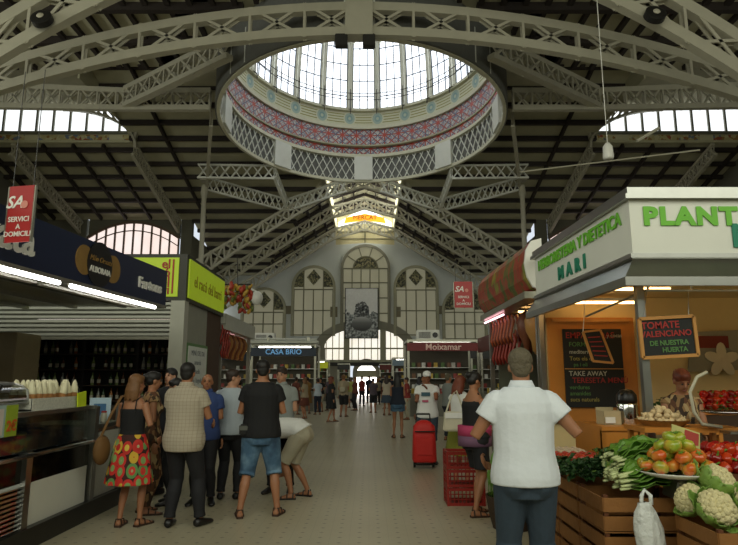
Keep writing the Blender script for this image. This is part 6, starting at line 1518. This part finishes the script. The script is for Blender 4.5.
o = MB().box((.02, .157, 1.30), (.17, .012, .07)).build('print', mat('blue_print_cloth', '3c5a66', .8)); o.parent = cm_
o = MB().box((.03, .163, 1.17), (.12, .012, .04)).build('print', mat('pink_print_cloth', 'b0506a', .8)); o.parent = cm_
# --- far people
def far(label, x, y, rot, H, female, hair, topm, botm, kind='trousers', vs=.018, slv=.5, **k):
    if kind == 'dress': b_ = ('skirt', botm, (1.04, .5, .07), .02)
    elif kind == 'shorts': b_ = ('shorts', botm, .95, .035)
    elif kind == 'minis': b_ = ('shorts', botm, .45, .03)
    elif kind == 'skirt': b_ = ('skirt', botm, (1.02, .55, .08), .02)
    else: b_ = ('trousers', botm, 1.95, .025)
    return person(label, x, y, radians(rot), H, female, hair=hair, top=('tank' if slv == 0 else 'tee', topm, .88, slv, .025), bottom=b_, shoes=('sandal', m_sand), vs=vs, fingers=False, **k)
m_tan = mat('mustard_brown_cotton', '7c5a28', .85); m_rust = mat('dark_rust_cotton', '5a2c1c', .85); m_nav = mat('navy_cotton', '1b2230', .85); m_yell = mat('pale_lime_cotton', '9a9c50', .85); m_redc = mat('red_cotton', '7c2a24', .85); m_bei = mat('beige_cotton', '94866c', .85); m_plum = mat('grey_plum_cotton', '4a4048', .85)
far('woman in mustard brown dress at the shelves of the blue sign stall', -2.85, 28.2, 10, 1.66, True, ('bun', m_hblack), m_tan, m_tan, 'dress')
far('woman in dark rust dress just left of the mustard dress woman', -3.3, 27.6, -20, 1.66, True, ('short', m_hbrown), m_rust, m_rust, 'dress')
far('person in dark red top far left before the meat counter', -3.1, 14.6, 40, 1.6, True, ('bun', m_hblack), m_redc, m_darktr)
far('woman with red hair in a knee-length black dress walking right', -1.42, 23, -70, 1.66, True, ('bob', m_hred), m_black_c, m_black_c, 'dress', vs=.015, feet=((-.08, .16), (.08, -.14)))
bpm, ibp = far('man in beige T-shirt and black shorts with a backpack', -1.08, 26, -10, 1.75, False, ('short', m_hlight), m_bei, m_darktr, 'shorts', vs=.015)
far('person in pale lime T-shirt far down the aisle', -.98, 34, 20, 1.66, False, ('short', m_hgrey), m_yell, m_khaki, 'shorts')
far('person in red top far down the aisle, left of the bright doorway', -.42, 36, 190, 1.7, True, ('short', m_hbrown), m_redc, m_darktr)
far('man in dark clothes far down the aisle before the bright doorway', .02, 40, 170, 1.75, False, ('short', m_hblack), m_nav, m_darktr)
far('dark figure in knee shorts standing in front of the bright doorway', .2, 29, 5, 1.6, False, ('short', m_hbrown), m_plum, m_darktr, 'shorts')
far('woman in grey checked top and short skirt walking away', .78, 27, -8, 1.7, True, ('long', m_hbrown), m_plaid, m_navyj, 'skirt', vs=.015)
far('person in brown top far behind the checked top woman', .95, 33, 150, 1.7, False, ('short', m_hblack), m_rust, m_khaki, 'shorts')
far('woman with long dark hair in navy tank top and denim shorts from behind', .79, 16.9, -6, 1.74, True, ('long', m_hblack), m_nav, m_denim, 'minis', vs=.012, slv=0)
far('person in white top standing by the maroon sign stall counter', 2.3, 24.6, 60, 1.66, True, ('short', m_hgrey), m_whitecloth, m_nav)
far('person in black top with arms folded before the maroon sign stall', 1.75, 19.5, 160, 1.7, True, ('long', m_hblack), m_black_c, m_darktr, hands=((.05, .2, 1.15), (-.05, .22, 1.12)))
far('man in grey T-shirt leaning at the right stall counter', 2.1, 16.2, -60, 1.72, False, ('short', m_hgrey), m_grey2, m_nav)
far('man in dark blue shirt far left beside the meat counter', -2.9, 20.5, 100, 1.75, False, ('short', m_hblack), m_nav, m_khaki)
far('woman in beige blouse at the far left counter', -2.6, 24.8, 70, 1.62, True, ('bob', m_hlight), m_bei, m_rust, 'skirt')
far('person in plum top far along on the left of the aisle', -2.0, 31, 160, 1.7, True, ('short', m_hbrown), m_plum, m_darktr)
far('person in pale top far along on the left of the aisle', -1.6, 38, 30, 1.68, False, ('short', m_hgrey), m_grey_c, m_khaki, 'shorts')
far('person in dark top far along on the right of the aisle', 1.4, 37, 10, 1.72, False, ('short', m_hblack), m_nav, m_khaki, 'shorts')
far('person in olive top far down near the yellow sign stall', -1.9, 44, 10, 1.7, True, ('short', m_hblack), m_yell, m_nav)
far('person in beige top far down near the grey-blue sign stall', 1.2, 45, 190, 1.7, True, ('short', m_hbrown), m_bei, m_rust, 'skirt')

more = [('person in grey top in the far crowd left of the aisle', -2.3, 27.5, 15, m_grey_c, m_nav, 'trousers'), ('person in black top in the far crowd beside the mustard dress woman', -2.35, 29.6, 160, m_black_c, m_khaki, 'shorts'),
 ('person in rust top among the far crowd, middle of the aisle', -.7, 31, 120, m_rust, m_darktr, 'trousers'), ('person in white top deep in the far crowd left of the doorway', -1.3, 41, 20, m_whitecloth, m_nav, 'trousers'),
 ('person in navy top deep in the far crowd right of the doorway', .75, 42, 185, m_nav, m_rust, 'skirt'), ('person in beige top in the far crowd just right of the doorway', .55, 38, 10, m_bei, m_darktr, 'trousers'),
 ('person in red top at the far right counter near the maroon sign stall', 1.5, 24.2, 100, m_redc, m_khaki, 'trousers'), ('person in grey top at the right counter near the maroon sign', 2.05, 24.8, -40, m_grey2, m_darktr, 'trousers'),
 ('person in dark top at the left meat counter behind the bald man', -2.95, 17.5, 90, m_plum, m_darktr, 'trousers'), ('person in lime top beyond the mustard dress woman', -2.2, 35, 0, m_yell, m_rust, 'skirt'), ('person in black top standing in the far aisle by the yellow sign', -2.6, 40, 30, m_black_c, m_darktr, 'trousers')]
for i, (lab, x, y, r_o, tm, bm_, kd) in enumerate(more): far(lab, x, y, r_o, 1.6 + .03 * (i % 5), i % 2 == 0, (('short', 'bob', 'short', 'long')[i % 4], (m_hbrown, m_hblack, m_hlight)[i % 3]), tm, bm_, kd, vs=.022)
# ---------- things people carry
def local_thing(name, lab, cat, R_, p): 
    c = R_.location + Matrix.Rotation(R_.rotation_euler.z, 3, 'Z') @ V(p); t_ = thing(name, lab, cat, c); return t_, c
t_, c = local_thing('backpack', 'beige backpack on the man in black shorts far down the aisle', 'backpack', bpm, (0, -.21, 1.22))
MB().box((c.x, c.y, c.z), (.3, .18, .42)).build('body', m_bei, t_, bevel=.05, smooth=True); MB().box((c.x, c.y - .1, c.z - .08), (.22, .06, .2)).build('pocket', m_khaki, t_, bevel=.02)
t_, c = local_thing('belt_pouch', 'black phone pouch on the belt of the denim shorts man', 'pouch', bl, (-.19, -.115, 1.0))
MB().box(c, (.1, .05, .13)).build('body', m_blks, t_, bevel=.015); MB().box(c + V((0, -.027, .02)), (.1, .006, .05)).build('flap', mat('grey_flap', '55564f', .5), t_)
t_ = thing('shoulder_bag', 'brown cloth shoulder bag at the side of the floral skirt woman', 'bag', (-2.93, 6.8, .75)); b = MB()
b.ell((-2.95, 6.86, .82), (.08, .14, .16), 14, 10); b.build('body', mat('brown_cloth', '6a4a22', .8, var=.2), t_, smooth=True); MB().tube([(-2.95, 6.8, .95), (-2.86, 6.82, 1.2), (-2.77, 6.86, 1.40), (-2.75, 6.96, 1.41)], .015, 6, flat=.5).build('strap', MATS['brown_cloth'], t_)
t_ = thing('shoulder_bag', 'white handbag hanging behind the black tank top woman', 'bag', (1.2, 8.75, .95)); b = MB()
b.prism([(1.05, 8.75, .86), (1.42, 8.75, .86), (1.38, 8.75, 1.12), (1.08, 8.75, 1.14)], (0, .12, 0), 1); b.build('body', mat('white_leather', 'c6c0a8', .5), t_, bevel=.02); MB().tube([(1.1, 8.8, 1.12), (1.2, 8.9, 1.35), (1.3, 9.1, 1.42), (1.36, 8.8, 1.12)], .012, 6).build('strap', MATS['white_leather'], t_)
MB().box((1.23, 8.74, 1.08), (.3, .01, .08)).build('flap', m_whitecloth, t_)
# sash
t_ = thing('waist_sash', 'pink and purple cloth tied round the black tank top woman', 'sash', (1.28, 7.5, .9)); 
for z, m_, nm in ((.98, mat('pink_cloth', 'a8365c', .8), 'pink_band'), (.86, mat('purple_cloth', '6a4a62', .8), 'purple_band')):
    MB().loft([[V((1.28 + .205 * cos(a), 7.5 + .19 * sin(a), z + dz)) for a in [2 * pi * q / 24 for q in range(24)]] for dz in (-.06, 0, .06)]).build(nm, m_, t_, smooth=True)
# red shopping trolley
tr = thing('shopping_trolley', 'red wheeled shopping trolley with black handle beside the white cap man', 'trolley', (1.0, 11.25, 0))
rr_ = []
for z, w_, d_ in ((.12, .2, .14), (.16, .215, .15), (.55, .2, .14), (.74, .19, .13), (.82, .12, .1), (.85, .05, .05)):
    rr_.append([V((1.0 + w_ * max(-1, min(1, 1.25 * cos(a))), 11.25 + d_ * max(-1, min(1, 1.25 * sin(a))), z)) for a in [2 * pi * q / 24 for q in range(24)]])
m_redn = mat('red_nylon', 'c21f18', .6, var=.08, vs=6, bump=.4, bs=10)
MB().loft(rr_).build('bag', m_redn, tr, smooth=True); MB().box((1.0, 11.09, .4), (.28, .03, .3)).build('pocket', m_redn, tr, bevel=.01); MB().box((1.0, 11.08, .66), (.36, .02, .02)).build('flap_edge', m_black, tr)
b = MB(); 
for sd in (-1, 1): b.tube([(1.0 + sd * .14, 11.4, .06), (1.0 + sd * .13, 11.4, .85), (1.0 + sd * .12, 11.38, .95)], .012, 6)
b.tube([(.88, 11.38, .95), (1.12, 11.38, .95)], .018, 8); b.build('handle', m_black, tr)
for sd in (-1, 1): MB().lathe([(.01, -.02), (.07, -.02), (.075, -.01), (.075, .01), (.07, .02), (.01, .02)], (1.0 + sd * .17, 11.38, .075), 18, Matrix.Rotation(pi / 2, 3, 'Y')).build('wheel', m_black, tr)
MB().box((1.0, 11.3, .07), (.34, .2, .02)).build('base', m_black, tr)
# prints on the white T-shirt of the cap man
# red plastic crates
m_redp = mat('red_plastic', '8a1f16', .45, var=.1)
def pcrate():
    r = thing('plastic_crate', '', 'crate', (0, 0, 0), 'red plastic crates by the right counter'); W_, D_, H_ = .46, .34, .22
    b = MB()
    for z in (.02, .2): 
        for s_ in (-1, 1): b.box((0, s_ * D_ / 2, z), (W_, .02, .035)); b.box((s_ * W_ / 2, 0, z), (.02, D_, .035))
    for sx in (-1, 1):
        for sy in (-1, 1): b.box((sx * W_ / 2, sy * D_ / 2, .11), (.03, .03, .22))
    b.build('rim', m_redp, r); b = MB()
    for s_ in (-1, 1):
        for k in range(9): b.box((-.2 + .05 * k, s_ * D_ / 2, .11), (.012, .012, .17))
        for z in (.08, .14): b.box((0, s_ * D_ / 2, z), (W_, .012, .01))
        for k in range(6): b.box((s_ * W_ / 2, -.14 + .056 * k, .11), (.012, .012, .17))
        for z in (.08, .14): b.box((s_ * W_ / 2, 0, z), (.012, D_, .01))
    b.build('lattice', m_redp, r); MB().box((0, 0, .008), (W_, D_, .012)).build('bottom', m_redp, r); return r
q0 = pcrate(); q0.location = (1.24, 8.2, 0); q0['label'] = 'red plastic lattice crate at the bottom of the stack by the tank top woman'
copy_tree(q0, (1.24, 8.2, .225), label='red plastic lattice crate in the middle of the stack by the tank top woman'); copy_tree(q0, (1.24, 8.2, .45), label='red plastic lattice crate on top of the stack by the tank top woman')
# green bundle in a tall basket behind the polo man
gb = thing('greens_bundle', 'bundle of long drooping green vegetables in a dark basket by the right counter', 'vegetables', (1.55, 6.9, .3)); b = MB(); rr2 = random.Random(5)
for k in range(150):
    a = rr2.random() * 6.28; q = rr2.random() ** .5; r1 = .2 * q; x, y = 1.55 + r1 * cos(a), 6.9 + r1 * sin(a)
    b.tube([(1.55 + .06 * cos(a), 6.9 + .06 * sin(a), .98), (x, y, .85 - .1 * q), (1.55 + (r1 + .06) * cos(a), 6.9 + (r1 + .06) * sin(a), .55), (1.55 + (r1 + .05) * cos(a + .3), 6.9 + (r1 + .05) * sin(a + .3), .32)], [.004, .007, .006, .002], 5)
b.build('leaves', m_leafg, gb, smooth=True); MB().tube([(1.55, 6.9, .90), (1.55, 6.9, .93)], .07, 12).build('tie', m_woodf, gb)
bs_ = thing('round_basket', 'dark round basket under the bundle of long greens', 'basket', (1.55, 6.9, 0)); b = MB(); b.lathe([(.2, 0), (.24, .15), (.27, .34), (.255, .34), (.22, .15), (.19, .02)], (1.55, 6.9, 0), 24); b.build('body', mat('dark_wicker', '3c2a18', .8, bump=.8, bs=70), bs_)

# ============================================================ LIGHT, CAMERA
wd = bpy.data.worlds.new('world'); scene.world = wd; wd.use_nodes = True
bg = wd.node_tree.nodes['Background']; bg.inputs[0].default_value = lin('dfe8f2'); bg.inputs[1].default_value = 1.0
def area(name, loc, rot, size, power, c='ffffff'):
    l = bpy.data.lights.new(name, 'AREA'); l.shape = 'RECTANGLE'; l.size, l.size_y = size; l.energy = power; l.color = lin(c)[:3]
    o = bpy.data.objects.new(name, l); col.objects.link(o); o.location = loc; o.rotation_euler = rot; return o
cam = bpy.data.cameras.new('camera'); co_ = bpy.data.objects.new('camera', cam); col.objects.link(co_)
co_.location = (0, 0, CAMZ); co_.rotation_euler = (pi / 2 + PITCH, 0, 0)
cam.sensor_fit = 'HORIZONTAL'; cam.sensor_width = 36; cam.lens = 36 * F / 738; cam.clip_start = .05; cam.clip_end = 300
scene.camera = co_
# fill lamps added at the near side walls to brighten the hall
area('side_fill_left', (-25.8, 12, 11), (0, radians(-70), 0), (4, 24), 2200, 'eef2e8')
area('side_fill_right', (25.8, 12, 11), (0, radians(70), 0), (4, 24), 2200, 'eef2e8')
# the hall goes on behind the camera: added fill light for the trusses
area('rear_fill', (0, -4.7, 9.5), (radians(90), 0, 0), (30, 9), 2300, 'f0f2e0')
vs_ = scene.view_settings; vs_.view_transform = 'Standard'; vs_.look = 'None'; vs_.gamma = 1; vs_.use_curve_mapping = False; vs_.exposure = 0.0
scene.display_settings.display_device = 'sRGB'
scene.cycles.max_bounces = 6; scene.cycles.diffuse_bounces = 3; scene.cycles.glossy_bounces = 3; scene.cycles.transparent_max_bounces = 12
scene.cycles.sample_clamp_indirect = 4.0
